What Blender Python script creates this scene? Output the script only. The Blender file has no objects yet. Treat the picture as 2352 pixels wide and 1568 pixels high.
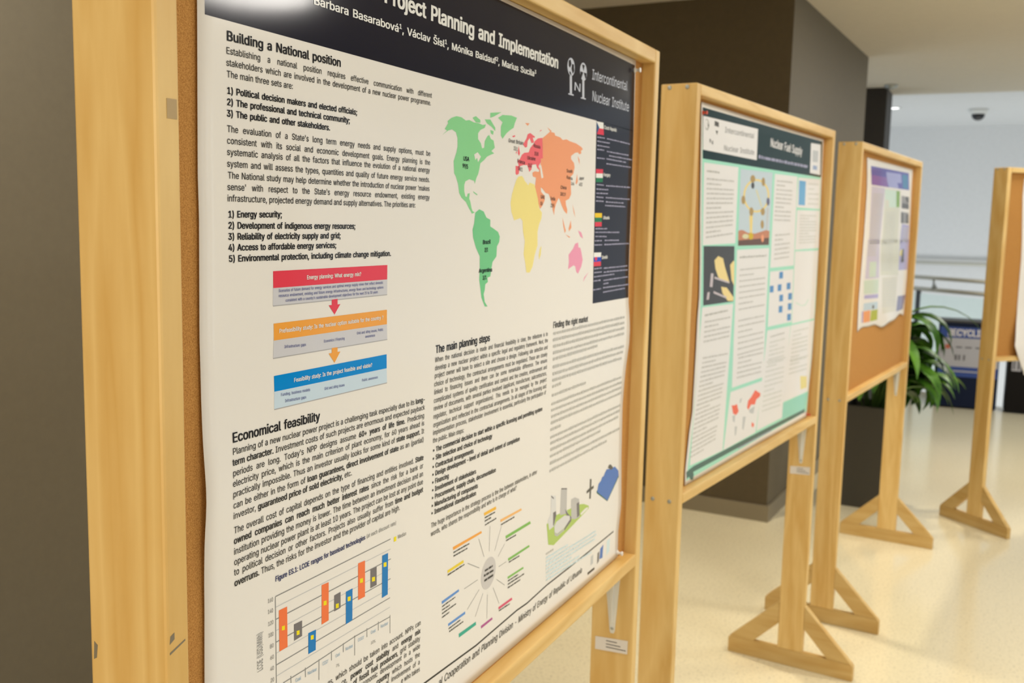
import bpy, bmesh, math, random, os
from mathutils import Vector, Matrix
from mathutils.geometry import delaunay_2d_cdt

# ------------------------------------------------------------------ camera, world, light, exposure
SC = bpy.context.scene
COL = SC.collection
SC.view_settings.view_transform = 'Standard'
SC.view_settings.look = 'None'
SC.view_settings.gamma = 1.0
SC.view_settings.use_curve_mapping = False
SC.view_settings.exposure = -0.33

YAW, PITCH, ROLL, FPX, CAM_H = 0.443745, 0.122752, 0.023063, 2270.20, 1.6215
cam_data = bpy.data.cameras.new('camera')
cam_data.sensor_width = 36.0
cam_data.lens = 36.0 * FPX / 2352.0
cam_data.clip_start = 0.02
cam_data.dof.use_dof = True
cam_data.dof.focus_distance = 1.0
cam_data.dof.aperture_fstop = 9.0
cam = bpy.data.objects.new('camera', cam_data)
COL.objects.link(cam)
fw = Vector((-math.sin(YAW) * math.cos(PITCH), math.cos(YAW) * math.cos(PITCH), -math.sin(PITCH)))
rt = Vector((math.cos(YAW), math.sin(YAW), 0))
up = rt.cross(fw)
r2 = rt * math.cos(ROLL) + up * math.sin(ROLL)
u2 = -rt * math.sin(ROLL) + up * math.cos(ROLL)
cam.matrix_world = Matrix(((r2.x, u2.x, -fw.x, 0), (r2.y, u2.y, -fw.y, 0), (r2.z, u2.z, -fw.z, CAM_H), (0, 0, 0, 1)))
SC.camera = cam

world = bpy.data.worlds.new('daylight')
SC.world = world
world.use_nodes = True
world.node_tree.nodes['Background'].inputs[0].default_value = (0.75, 0.87, 1.0, 1)
world.node_tree.nodes['Background'].inputs[1].default_value = 1.0

def area(name, loc, aim, size, power, color, sy=None, disk=False):
    d = bpy.data.lights.new(name, 'AREA')
    d.energy = power; d.color = color; d.size = size
    if disk: d.shape = 'DISK'
    if sy: d.shape = 'RECTANGLE'; d.size_y = sy
    o = bpy.data.objects.new(name, d); COL.objects.link(o)
    o.location = loc
    o.rotation_euler = (Vector(aim) - Vector(loc)).to_track_quat('-Z', 'Y').to_euler()
    return o

WARM = (1.0, 0.955, 0.885); COOL = (0.78, 0.89, 1.0)
for k, (x, y, pw) in enumerate(((2.5, 4.45, 60), (0.9, -1.9, 32), (2.6, -2.2, 18), (1.2, 0.5, 18), (3.2, 0.9, 18), (0.7, 2.9, 27), (0.30, 5.4, 17), (0.9, 8.2, 46), (1.35, 9.1, 20), (-1.8, 1.5, 26))):
    area('ceiling_panel', (x, y, 2.815), (x, y, 0), 0.70, pw, WARM, disk=True)
def downlight(x, y, power, deg=82):
    d = bpy.data.lights.new('downlight', 'SPOT'); d.energy = power; d.color = (1.0, 0.87, 0.66)
    d.spot_size = math.radians(deg); d.spot_blend = 0.7; d.shadow_soft_size = 0.08
    o = bpy.data.objects.new('downlight', d); COL.objects.link(o); o.location = (x, y, 2.81)
for x, y, pw, dg in ((-1.40, 4.40, 190, 86), (-1.4, 2.6, 60, 74), (0.1, 1.6, 70, 82), (0.2, 4.2, 85, 82), (0.05, 6.7, 150, 78), (1.6, 3.2, 40, 82)):
    downlight(x, y, pw, dg)
for y0, y1 in ((-2.4, -0.2), (0.8, 3.0), (4.4, 6.6)):
    area('window_daylight', (5.35, (y0 + y1) / 2, 1.5), (0, (y0 + y1) / 2, 1.2), 2.1, 15.0, COOL, sy=2.1)
area('lobby_glow', (-0.95, -3.1, 1.6), (-0.7, 3.0, 1.2), 1.1, 62.0, (1.0, 0.86, 0.66), sy=1.6)
area('back_wall_fill', (0.6, 11.75, -1.5), (0.4, 15.0, 0.9), 5.0, 88.0, (1.0, 1.0, 0.97), sy=1.0)  # added fill light, hidden below the floor edge, brightens the back wall


# ------------------------------------------------------------------ materials
MATS = {}
def srgb(r, g, b):
    f = lambda c: (c / 255 / 12.92) if c / 255 <= 0.04045 else ((c / 255 + 0.055) / 1.055) ** 2.4
    return (f(r), f(g), f(b), 1)
def mat(name, color, rough=0.5, spec=0.5, metal=0.0):
    if name in MATS: return MATS[name]
    m = bpy.data.materials.new(name); m.use_nodes = True
    b = m.node_tree.nodes['Principled BSDF']
    b.inputs['Base Color'].default_value = color if len(color) == 4 else (*color, 1)
    b.inputs['Roughness'].default_value = rough
    b.inputs['Specular IOR Level'].default_value = spec
    b.inputs['Metallic'].default_value = metal
    MATS[name] = m
    return m
def nodes(m): return m.node_tree.nodes, m.node_tree.links, m.node_tree.nodes['Principled BSDF']

def wood(name, axis, light, dark, rough=0.42):
    """varnished pine; grain runs along the given local axis"""
    m = mat(name, light, rough); N, L, B = nodes(m)
    tc = N.new('ShaderNodeTexCoord'); mp = N.new('ShaderNodeMapping'); oi = N.new('ShaderNodeObjectInfo')
    sc = [7.0, 7.0, 7.0]; sc['XYZ'.index(axis)] = 0.9
    mp.inputs['Scale'].default_value = sc
    cx = N.new('ShaderNodeCombineXYZ'); mul = N.new('ShaderNodeMath'); mul.operation = 'MULTIPLY'; mul.inputs[1].default_value = 37.0
    L.new(oi.outputs['Random'], mul.inputs[0])
    for k in range(3): L.new(mul.outputs[0], cx.inputs[k])
    L.new(tc.outputs['Object'], mp.inputs['Vector']); L.new(cx.outputs[0], mp.inputs['Location'])
    n1 = N.new('ShaderNodeTexNoise'); n1.inputs['Scale'].default_value = 1.0; n1.inputs['Detail'].default_value = 3.0; n1.inputs['Distortion'].default_value = 0.6
    L.new(mp.outputs[0], n1.inputs['Vector'])
    # growth rings: contour bands of the stretched noise
    rg = N.new('ShaderNodeMath'); rg.operation = 'MULTIPLY'; rg.inputs[1].default_value = 10.0
    L.new(n1.outputs['Fac'], rg.inputs[0])
    fr = N.new('ShaderNodeMath'); fr.operation = 'PINGPONG'; fr.inputs[1].default_value = 1.0
    L.new(rg.outputs[0], fr.inputs[0])
    n2 = N.new('ShaderNodeTexNoise'); n2.inputs['Scale'].default_value = 14.0; n2.inputs['Detail'].default_value = 2.0
    L.new(mp.outputs[0], n2.inputs['Vector'])
    mx = N.new('ShaderNodeMath'); mx.operation = 'MULTIPLY_ADD'; mx.inputs[1].default_value = 0.55
    L.new(fr.outputs[0], mx.inputs[0])
    m2 = N.new('ShaderNodeMath'); m2.operation = 'MULTIPLY'; m2.inputs[1].default_value = 0.45
    L.new(n2.outputs['Fac'], m2.inputs[0]); L.new(m2.outputs[0], mx.inputs[2])
    cr = N.new('ShaderNodeValToRGB')
    cr.color_ramp.elements[0].position = 0.12; cr.color_ramp.elements[0].color = (*light, 1)
    cr.color_ramp.elements[1].position = 0.95; cr.color_ramp.elements[1].color = (*dark, 1)
    L.new(mx.outputs[0], cr.inputs[0]); L.new(cr.outputs[0], B.inputs['Base Color'])
    return m

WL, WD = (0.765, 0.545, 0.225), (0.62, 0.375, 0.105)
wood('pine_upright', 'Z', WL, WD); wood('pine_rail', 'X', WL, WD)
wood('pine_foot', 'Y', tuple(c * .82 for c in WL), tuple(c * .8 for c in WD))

def speckle(name, base, spots, scale, rough, spec=0.5, lo=0.35, hi=0.7, detail=4.0, bump=0.0):
    m = mat(name, base, rough, spec); N, L, B = nodes(m)
    tc = N.new('ShaderNodeTexCoord'); n = N.new('ShaderNodeTexNoise')
    n.inputs['Scale'].default_value = scale; n.inputs['Detail'].default_value = detail; n.inputs['Roughness'].default_value = 0.75
    L.new(tc.outputs['Object'], n.inputs['Vector'])
    cr = N.new('ShaderNodeValToRGB')
    cr.color_ramp.elements[0].position = lo; cr.color_ramp.elements[0].color = (*spots, 1)
    cr.color_ramp.elements[1].position = hi; cr.color_ramp.elements[1].color = (*base, 1)
    L.new(n.outputs['Fac'], cr.inputs[0]); L.new(cr.outputs[0], B.inputs['Base Color'])
    if bump:
        bp = N.new('ShaderNodeBump'); bp.inputs['Strength'].default_value = bump; bp.inputs['Distance'].default_value = 0.002
        L.new(n.outputs['Fac'], bp.inputs['Height']); L.new(bp.outputs[0], B.inputs['Normal'])
    return m
speckle('cork', (0.57, 0.29, 0.082), (0.30, 0.125, 0.028), 800.0, 0.85, 0.2, 0.28, 0.62, 2.0, 0.2)
speckle('terrazzo', (0.73, 0.665, 0.475), tuple(c * .72 for c in (0.73, 0.665, 0.475)), 90.0, 0.16, 0.5, 0.33, 0.46, 2.0)
speckle('taupe_paint', (0.158, 0.137, 0.096), tuple(c * .93 for c in (0.158, 0.137, 0.096)), 30.0, 0.6, 0.3)
speckle('core_end_brown', (0.10, 0.077, 0.043), tuple(c * .9 for c in (0.10, 0.077, 0.043)), 25.0, 0.6, 0.2)
speckle('white_paint', (0.76, 0.76, 0.75), (0.72, 0.72, 0.71), 20.0, 0.8, 0.2)
speckle('ceiling_paint', (0.73, 0.68, 0.59), (0.70, 0.65, 0.565), 20.0, 0.85, 0.2)
mat('dark_paint', (0.022, 0.018, 0.015), 0.6); mat('steel_strip', (0.25, 0.215, 0.15), 0.35, 0.5, 0.3)
mat('brushed_steel', (0.52, 0.51, 0.44), 0.35, 0.5, 0.35); mat('zinc', (0.42, 0.44, 0.42), 0.4, 0.5, 0.6)
mat('white_enamel', (0.72, 0.72, 0.68), 0.45); mat('navy_plastic', (0.006, 0.012, 0.036), 0.5, 0.15)
mat('black_plastic', (0.006, 0.005, 0.005), 0.5, 0.15); mat('lid_grey', (0.05, 0.055, 0.062), 0.4)
mat('planter_grey', (0.042, 0.038, 0.028), 0.55); mat('soil', (0.006, 0.005, 0.004), 0.9)
mat('bin_blue', (0.02, 0.06, 0.27), 0.4); mat('bin_card', (0.42, 0.42, 0.46), 0.5); mat('bin_ink', (0.10, 0.10, 0.11), 0.5); mat('bin_red', (0.45, 0.12, 0.07), 0.5)
mat('pin_white', (0.75, 0.72, 0.70), 0.25); mat('pin_red', (0.62, 0.07, 0.03), 0.3)
mat('smoked_dome', (0.012, 0.012, 0.014), 0.15); mat('socket_black', (0.01, 0.01, 0.01), 0.4); mat('pencil_grey', (0.20, 0.17, 0.12), 0.7)
mat('tape_brown', (0.42, 0.30, 0.14), 0.35)
m = mat('glass_panel', (0.85, 0.95, 0.92), 0.02); nodes(m)[2].inputs['Transmission Weight'].default_value = 1.0; nodes(m)[2].inputs['IOR'].default_value = 1.1
m = mat('lamp_glow', (1, 1, 1)); nodes(m)[2].inputs['Emission Color'].default_value = (1, 1, 1, 1); nodes(m)[2].inputs['Emission Strength'].default_value = 3.0
m = mat('leaf_green', (0.045, 0.15, 0.015), 0.42, 0.35); N, L, B = nodes(m)
tc = N.new('ShaderNodeTexCoord'); ns = N.new('ShaderNodeTexNoise'); ns.inputs['Scale'].default_value = 9.0
cr = N.new('ShaderNodeValToRGB'); cr.color_ramp.elements[0].position = 0.35; cr.color_ramp.elements[0].color = (0.012, 0.075, 0.006, 1)
cr.color_ramp.elements[1].position = 0.7; cr.color_ramp.elements[1].color = (0.13, 0.33, 0.03, 1)
L.new(tc.outputs['Object'], ns.inputs['Vector']); L.new(ns.outputs['Fac'], cr.inputs[0]); L.new(cr.outputs[0], B.inputs['Base Color'])
mat('stem_green', (0.06, 0.12, 0.02), 0.5)

# print inks on the posters: all share the sheet's gloss
INKS = {'navy': (0.0034, 0.004, 0.0174, 1), 'white': (0.8331, 0.85, 0.85, 1), 'pale': (0.5697, 0.6126, 0.731, 1), 'pale2': (0.3374, 0.3369, 0.4709, 1), 'ink': (0.0144, 0.0154, 0.0214, 1), 'ink2': (0.0327, 0.0338, 0.0366, 1), 'ink3': (0.0678, 0.0688, 0.0645, 1), 'greek': (0.4926, 0.4908, 0.4709, 1), 'greek2': (0.5564, 0.5497, 0.5385, 1), 'greek3': (0.639, 0.6492, 0.6266, 1), 'boxgrey': (0.6038, 0.6126, 0.6737, 1), 'boxgrey2': (0.5832, 0.5702, 0.5816, 1), 'boxblue': (0.5697, 0.7105, 0.85, 1), 'red': (0.7519, 0.0573, 0.0943, 1), 'orange': (0.85, 0.3735, 0.0645, 1), 'blue': (0.0, 0.244, 0.6898, 1), 'shadow': (0.4163, 0.4182, 0.4391, 1), 'slate': (0.1266, 0.1516, 0.3793, 1), 'navytext': (0.0235, 0.0379, 0.1533, 1), 'grey': (0.2681, 0.2745, 0.2795, 1), 'lightgrey': (0.5368, 0.5565, 0.5816, 1), 'paleblue': (0.2902, 0.4659, 0.6578, 1), 'yellow': (0.85, 0.7263, 0.0064, 1), 'barorange': (0.85, 0.1855, 0.0605, 1), 'bargrey': (0.1659, 0.1581, 0.1707, 1), 'barblue': (0.0, 0.1928, 0.5526, 1), 'mapgreen': (0.2553, 0.6567, 0.3091, 1), 'mapgreen2': (0.1793, 0.5842, 0.2795, 1), 'maporange': (0.85, 0.3523, 0.1817, 1), 'mapred': (0.8415, 0.1516, 0.1817, 1), 'mapyellow': (0.85, 0.7423, 0.2747, 1), 'mappink': (0.8164, 0.3268, 0.4906, 1), 'paper': (0.8, 0.785, 0.765, 1), 'flagred': (0.7131, 0.0312, 0.0708, 1), 'flagblue': (0.029, 0.0837, 0.2297, 1), 'flagblue2': (0.0, 0.0538, 0.504, 1), 'flaggreen': (0.0053, 0.1855, 0.0708, 1), 'flagyellow': (0.85, 0.5772, 0.0, 1), 'leafgreen': (0.4163, 0.5772, 0.137, 1), 'bldg': (0.6755, 0.6871, 0.7061, 1), 'bldg2': (0.505, 0.5036, 0.5108, 1), 'darkgrey': (0.1005, 0.0954, 0.0868, 1), 'darkgreen': (0.029, 0.1216, 0.0605, 1), 'countryblue': (0.0678, 0.1784, 0.5385, 1), 'cyanpale': (0.6248, 0.7833, 0.85, 1), 'orange2': (0.85, 0.4782, 0.0512, 1), 'orange3': (0.85, 0.4782, 0.1707, 1), 'green': (0.2078, 0.4782, 0.1075, 1), 'magenta': (0.639, 0.0729, 0.1707, 1), 'purple': (0.4163, 0.0837, 0.299, 1), 'wheelblue': (0.1131, 0.2882, 0.6898, 1), 'yellow2': (0.7919, 0.6126, 0.0427, 1), 'teal': (0.0235, 0.39, 0.299, 1), 'mint': (0.3627, 0.7504, 0.5964, 1), 'pine': (0.0, 0.021, 0.0204, 1), 'pine2': (0.064, 0.1516, 0.137, 1), 'white2': (0.7919, 0.7833, 0.7912, 1), 'slate2': (0.3374, 0.4182, 0.6114, 1), 'mint2': (0.2902, 0.6718, 0.5743, 1), 'charcoal': (0.0603, 0.061, 0.0645, 1), 'fingers': (0.85, 0.6871, 0.299, 1), 'steel': (0.5697, 0.51, 0.5526, 1), 'diagbg': (0.5368, 0.6418, 0.7227, 1), 'ringyellow': (0.8331, 0.6492, 0.2089, 1), 'ringpale': (0.6755, 0.6492, 0.4086, 1), 'soilbrown': (0.5368, 0.2234, 0.1217, 1), 'soildark': (0.1266, 0.0629, 0.0427, 1), 'brown': (0.4163, 0.2882, 0.1075, 1), 'purplegrey': (0.1266, 0.1216, 0.2089, 1), 'ringdark': (0.639, 0.4476, 0.0, 1), 'blockblue': (0.0778, 0.2656, 0.5743, 1), 'blockblue2': (0.141, 0.4182, 0.731, 1), 'mapred2': (0.85, 0.1361, 0.082, 1), 'curveyellow': (0.7919, 0.6871, 0.2516, 1), 'palegreen': (0.6038, 0.7667, 0.6898, 1), 'indigo': (0.0888, 0.0906, 0.4086, 1), 'violet': (0.2078, 0.1081, 0.4086, 1), 'tealblue': (0.0353, 0.204, 0.4086, 1), 'lilac': (0.3374, 0.3628, 0.6898, 1), 'lilac2': (0.5697, 0.543, 0.6898, 1), 'lilac3': (0.4163, 0.4068, 0.6898, 1), 'cream': (0.6755, 0.6871, 0.5964, 1), 'cream2': (0.6979, 0.6871, 0.6114, 1), 'leafgreen2': (0.1725, 0.3628, 0.0352, 1), 'greyphoto': (0.2681, 0.2656, 0.2747, 1), 'palegreen2': (0.5697, 0.6871, 0.5964, 1), 'salmon': (0.8331, 0.3523, 0.1707, 1), 'lime': (0.4163, 0.4782, 0.0708, 1), 'paleblue2': (0.505, 0.6492, 0.7737, 1), 'slatenavy': (0.1725, 0.1784, 0.3513, 1)}
def ink(name):
    key = 'ink_' + name
    if key not in MATS: mat(key, INKS[name], 0.09, 0.20)
    return MATS[key]

# ------------------------------------------------------------------ mesh helpers
def link_mesh(name, me, parent=None, mats=()):
    o = bpy.data.objects.new(name, me); COL.objects.link(o)
    if parent is not None: o.parent = parent
    for q in mats: me.materials.append(q)
    return o
def obj(name, bm, material, parent=None):
    bmesh.ops.recalc_face_normals(bm, faces=bm.faces)
    me = bpy.data.meshes.new(name); bm.to_mesh(me); bm.free()
    return link_mesh(name, me, parent, [material] if not isinstance(material, (list, tuple)) else material)
def tag(o, label=None, cat=None, group=None, kind=None):
    for k, v in (('label', label), ('category', cat), ('group', group), ('kind', kind)):
        if v: o[k] = v
    return o
def empty(name, loc, rz=0.0):
    o = bpy.data.objects.new(name, None); COL.objects.link(o)
    o.location = loc; o.rotation_euler = (0, 0, rz); o.empty_display_size = 0.1
    return o
def box(bm, x0, x1, y0, y1, z0, z1, bevel=0.0, mi=0):
    v = [bm.verts.new((x, y, z)) for x in (x0, x1) for y in (y0, y1) for z in (z0, z1)]
    fs = [bm.faces.new([v[i] for i in f]) for f in ((0, 1, 3, 2), (4, 6, 7, 5), (0, 4, 5, 1), (2, 3, 7, 6), (0, 2, 6, 4), (1, 5, 7, 3))]
    for f in fs: f.material_index = mi
    if bevel:
        es = list({e for f in fs for e in f.edges})
        bmesh.ops.bevel(bm, geom=es, offset=bevel, segments=2, affect='EDGES', profile=0.5)
def prism(bm, pts, axis, a0, a1, bevel=0.0, mi=0):
    """polygon pts in the plane across `axis`, extruded from a0 to a1"""
    def at(p, a): return {'X': (a, p[0], p[1]), 'Y': (p[0], a, p[1]), 'Z': (p[0], p[1], a)}[axis]
    lo = [bm.verts.new(at(p, a0)) for p in pts]; hi = [bm.verts.new(at(p, a1)) for p in pts]
    n = len(pts); fs = [bm.faces.new(lo), bm.faces.new(hi[::-1])]
    for i in range(n): fs.append(bm.faces.new((lo[i], hi[i], hi[(i + 1) % n], lo[(i + 1) % n])))
    for f in fs: f.material_index = mi
    if bevel:
        es = list({e for f in fs for e in f.edges})
        bmesh.ops.bevel(bm, geom=es, offset=bevel, segments=2, affect='EDGES', profile=0.5)
def tube(bm, pts, r, seg=12, mi=0):
    pts = [Vector(p) for p in pts]; rings = []
    for i, p in enumerate(pts):
        d = (pts[min(i + 1, len(pts) - 1)] - pts[max(i - 1, 0)]).normalized()
        a = d.orthogonal().normalized() if abs(d.z) > .99 else d.cross(Vector((0, 0, 1))).normalized()
        b = d.cross(a)
        rr = r[i] if isinstance(r, (list, tuple)) else r
        rings.append([bm.verts.new(p + (a * math.cos(2 * math.pi * k / seg) + b * math.sin(2 * math.pi * k / seg)) * rr) for k in range(seg)])
    for A, Bq in zip(rings, rings[1:]):
        for k in range(seg):
            f = bm.faces.new((A[k], A[(k + 1) % seg], Bq[(k + 1) % seg], Bq[k])); f.smooth = True; f.material_index = mi
    bm.faces.new(rings[0][::-1]).material_index = mi; bm.faces.new(rings[-1]).material_index = mi
def lathe(bm, prof, centre=(0, 0, 0), seg=24, axis='Z', mi=0):
    c = Vector(centre); rings = []
    for r, h in prof:
        ring = []
        for k in range(seg):
            a = 2 * math.pi * k / seg; x, y = r * math.cos(a), r * math.sin(a)
            ring.append(bm.verts.new(c + Vector({'Z': (x, y, h), 'X': (h, x, y), 'Y': (x, h, y)}[axis])))
        rings.append(ring)
    for A, Bq in zip(rings, rings[1:]):
        for k in range(seg):
            f = bm.faces.new((A[k], A[(k + 1) % seg], Bq[(k + 1) % seg], Bq[k])); f.smooth = True; f.material_index = mi
    bm.faces.new(rings[0][::-1]).material_index = mi; bm.faces.new(rings[-1]).material_index = mi
def copy_tree(o, parent=None):
    c = o.copy(); COL.objects.link(c)
    if parent is not None: c.parent = parent
    for ch in list(o.children): copy_tree(ch, c)
    return c
def structure(name, bm, m):
    return tag(obj(name, bm, m), kind='structure')

# ------------------------------------------------------------------ the setting
CEIL = 2.83; XL = -2.5; XR = 5.0; YB = -3.2; YE = 9.85; YW = 15.0
bm = bmesh.new(); prism(bm, [(XL - .2, YB - .2), (XR + .2, YB - .2), (XR + .2, 9.3), (1.30, 9.3), (-1.45, 11.40), (XL - .2, 11.40)], 'Z', -0.2, 0.0)
tag(structure('floor', bm, MATS['terrazzo']), 'cream speckled polished floor', None)
bm = bmesh.new(); box(bm, XL - .2, XR + .2, YB - .2, YE, CEIL, CEIL + .5); structure('ceiling', bm, MATS['ceiling_paint'])
bm = bmesh.new(); box(bm, XL - 1.2, XR + 2.2, YE - .0, YW + .2, 3.02, 3.3); structure('ceiling_back', bm, MATS['white_paint'])
bm = bmesh.new(); box(bm, XL - .2, XL, YB, 5.6, 0, CEIL); structure('wall_left', bm, MATS['taupe_paint'])
bm = bmesh.new(); box(bm, XL - .2, XR + .2, YB - .2, YB, 0, CEIL); structure('wall_rear', bm, MATS['ceiling_paint'])
bm = bmesh.new(); box(bm, -4.0, XR + 2.2, YW, YW + .2, -3.2, 3.3); structure('wall_back', bm, MATS['white_paint'])
bm = bmesh.new(); box(bm, -4.0, XR + 2.2, 10.95, YW, -3.4, -3.2); structure('floor_lower', bm, MATS['terrazzo'])
# right wall with three tall windows
WINS = [(-2.4, -0.2), (0.8, 3.0), (4.4, 6.6)]
bm = bmesh.new(); ys = [YB] + [v for w in WINS for v in w] + [8.2]
for a, b_ in zip(ys[0::2], ys[1::2]): box(bm, XR, XR + .2, a, b_, 0, CEIL)
for a, b_ in WINS: box(bm, XR, XR + .2, a, b_, 0, .35); box(bm, XR, XR + .2, a, b_, 2.55, CEIL)
structure('wall_right', bm, MATS['taupe_paint'])
for k, (a, b_) in enumerate(WINS):
    bm = bmesh.new()
    for y0, y1, z0, z1 in ((a, a + .06, .35, 2.55), (b_ - .06, b_, .35, 2.55), (a, b_, .35, .41), (a, b_, 2.49, 2.55), ((a + b_) / 2 - .03, (a + b_) / 2 + .03, .41, 2.49)): box(bm, XR + .06, XR + .12, y0, y1, z0, z1)
    structure('window_%d' % (k + 1), bm, MATS['brushed_steel'])
# dark wall core that stands out from the left wall, with its metal skirting
TH = -0.056; ux, uy = -math.sin(TH), math.cos(TH); CX, CY = -0.976, 5.378
def core(off, z0, z1, bm):
    L_ = 2.280
    P = [(CX + uy * off - ux * off, CY - ux * off * 0 - uy * off), ]
    a = Vector((CX, CY)) + Vector((uy, -ux)) * off - Vector((ux, uy)) * off
    b_ = a + Vector((ux, uy)) * (L_ + 2 * off)
    c = b_ - Vector((uy, -ux)) * (2.2); d = a - Vector((uy, -ux)) * (2.2)
    prism(bm, [tuple(a), tuple(b_), tuple(c), tuple(d)], 'Z', z0, z1)
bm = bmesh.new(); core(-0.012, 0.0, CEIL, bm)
o = structure('wall_core', bm, [MATS['taupe_paint'], MATS['core_end_brown']])
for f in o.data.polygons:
    if f.normal.y < -.9: f.material_index = 1          # the end face takes a darker brown than the other faces
bm = bmesh.new(); core(0.0, 0.0, 0.092, bm); structure('baseboard_core', bm, MATS['steel_strip'])
bm = bmesh.new(); box(bm, -1.35, -0.875, 9.3, 9.8, 0, CEIL); structure('column_far', bm, MATS['dark_paint'])

# ------------------------------------------------------------------ poster boards
W, TOP, BOT, DEP, THK, DR = 1.3, 1.9523, 0.9234, 0.0925, 0.026, 0.026
# board frame: x along the board, y into the board (0 = front edge), z up
BOARDS = [(-0.6068, 0.6038, -0.00506), (-0.6437, 2.3406, -0.10969), (-0.4621, 4.0912, -0.1116), (0.0731, 5.8447, -0.73677)]          # (x, y, heading) of each near front foot corner
def board_matrix(i):
    x, y, th = BOARDS[i]
    return (x, y, 0.0), th + math.pi / 2
def make_board():
    root = empty('poster_board', (0, 0, 0))
    for side, x0 in (('left', 0.0), ('right', W - THK)):
        bm = bmesh.new(); box(bm, x0, x0 + THK, 0, DEP, 0.062, TOP, 0.0028)
        post = obj('post', bm, MATS['pine_upright'], root)
        face = x0 - 0.0004 if side == 'left' else x0 + THK + 0.0004
        for z in (BOT + 0.008, TOP - 0.009):
            for y in (0.025, 0.070):
                bm = bmesh.new(); h = -1 if side == 'left' else 1
                lathe(bm, [(0.0052, 0.0), (0.0052, 0.0005 * h), (0.004, 0.0013 * h), (0.0015, 0.0009 * h)], (face, y, z), 14, 'X')
                obj('screw', bm, MATS['zinc'], post)
    bm = bmesh.new(); box(bm, THK, W - THK, 0, DEP, TOP - THK, TOP, 0.0028); obj('top_rail', bm, MATS['pine_rail'], root)
    bm = bmesh.new(); box(bm, THK, W - THK, 0, DEP, BOT, BOT + THK, 0.0028); obj('bottom_rail', bm, MATS['pine_rail'], root)
    bm = bmesh.new(); box(bm, THK, W - THK, DR, DR + 0.012, BOT + THK, TOP - THK); obj('cork_panel', bm, MATS['cork'], root)
    for x0 in (0.0, W - THK):
        bm = bmesh.new()
        prism(bm, [(-0.183, 0.0), (0.281, 0.0), (0.281, 0.056), (0.274, 0.062), (-0.176, 0.062), (-0.183, 0.056)], 'X', x0, x0 + THK, 0.002)
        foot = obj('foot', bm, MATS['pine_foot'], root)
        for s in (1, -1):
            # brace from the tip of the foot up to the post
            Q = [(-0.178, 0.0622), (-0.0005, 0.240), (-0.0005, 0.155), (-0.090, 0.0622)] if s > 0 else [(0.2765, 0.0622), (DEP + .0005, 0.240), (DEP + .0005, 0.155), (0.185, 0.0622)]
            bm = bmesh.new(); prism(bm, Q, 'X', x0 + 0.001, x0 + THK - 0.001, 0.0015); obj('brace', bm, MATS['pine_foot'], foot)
    for x0, d in ((W - THK, -1), (THK, 1)):
        bm = bmesh.new()
        z1 = BOT - 0.0005
        prism(bm, [(0.030, z1), (0.068, z1), (0.0505, 0.776), (0.0485, 0.771), (0.0415, 0.771), (0.0395, 0.776)], 'X', x0 + d * 0.0005, x0 + d * 0.003, 0.0006)
        prism(bm, [(0.043, z1), (0.055, z1), (0.047, 0.795), (0.043, 0.795)], 'X', x0 + d * 0.0025, x0 + d * 0.010, 0.001)
        br = obj('corner_bracket', bm, MATS['white_enamel'], root)
        bm = bmesh.new(); lathe(bm, [(0.0036, 0.0), (0.0036, 0.0006 * d), (0.0022, 0.0014 * d)], (x0 + d * 0.0030, 0.045, 0.782), 12, 'X'); obj('screw', bm, MATS['zinc'], br)
    return root
board0 = make_board()
BL = ['tall pine poster board nearest the camera, holding the big white poster',
      'pine poster board holding the mint green poster, second in the row',
      'pine poster board holding the small blue headed poster above bare cork',
      'pine poster board standing apart at an angle beside the dark bins']
boards = [board0] + [copy_tree(board0) for _ in range(3)]
for i, b in enumerate(boards):
    loc, rz = board_matrix(i); b.location = loc; b.rotation_euler = (0, 0, rz)
    tag(b, BL[i], 'board', 'pine poster boards')
# inventory stickers on the far posts of the first two boards, and marks on the first
def sticker(b, tilt):
    x = W - THK - 0.0006
    bm = bmesh.new(); P = [(0.082, 0.7565 + tilt), (0.0105, 0.7605 - tilt), (0.0105, 0.7315 - tilt), (0.082, 0.7285 + tilt)]
    prism(bm, P, 'X', x - 0.0003, x, 0)
    st = obj('inventory_sticker', bm, MATS['pin_white'], b); st['label'] = 'small white inventory sticker'
    bm = bmesh.new()
    for y0, y1, z in ((.058, .034, .752), (.058, .026, .745), (.058, .014, .7385)): box(bm, x - .0006, x - .0004, y1, y0, z - .0012, z + .0006)
    obj('sticker_print', bm, MATS['bin_ink'], st)
sticker(boards[0], 0.0); sticker(boards[1], -0.001)
bm = bmesh.new(); box(bm, 0.0115, 0.0225, -0.0004, 0.0, 1.6965, 1.7125, 0)
obj('tape_scrap', bm, MATS['tape_brown'], boards[0])
bm = bmesh.new()
prism(bm, [(0.003, 1.253), (0.0085, 1.256), (0.0085, 1.262), (0.004, 1.260)], 'Y', -0.0003, 0.0)
prism(bm, [(0.003, 1.2435), (0.021, 1.250), (0.021, 1.2515), (0.003, 1.2455)], 'Y', -0.0003, 0.0)
obj('pencil_mark', bm, MATS['pencil_grey'], boards[0])
bm = bmesh.new(); prism(bm, [(0.088, 1.222), (0.0845, 1.224), (0.083, 1.236), (0.087, 1.239)], 'X', -0.0003, 0.0)
obj('scuff_mark', bm, MATS['pencil_grey'], boards[0])

# ------------------------------------------------------------------ lettering
try:
    FONT = bpy.data.fonts.load(os.path.join(bpy.utils.system_resource('DATAFILES'), 'fonts', 'Inter.woff2'))
except Exception:
    FONT = None
GL = {}
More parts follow.
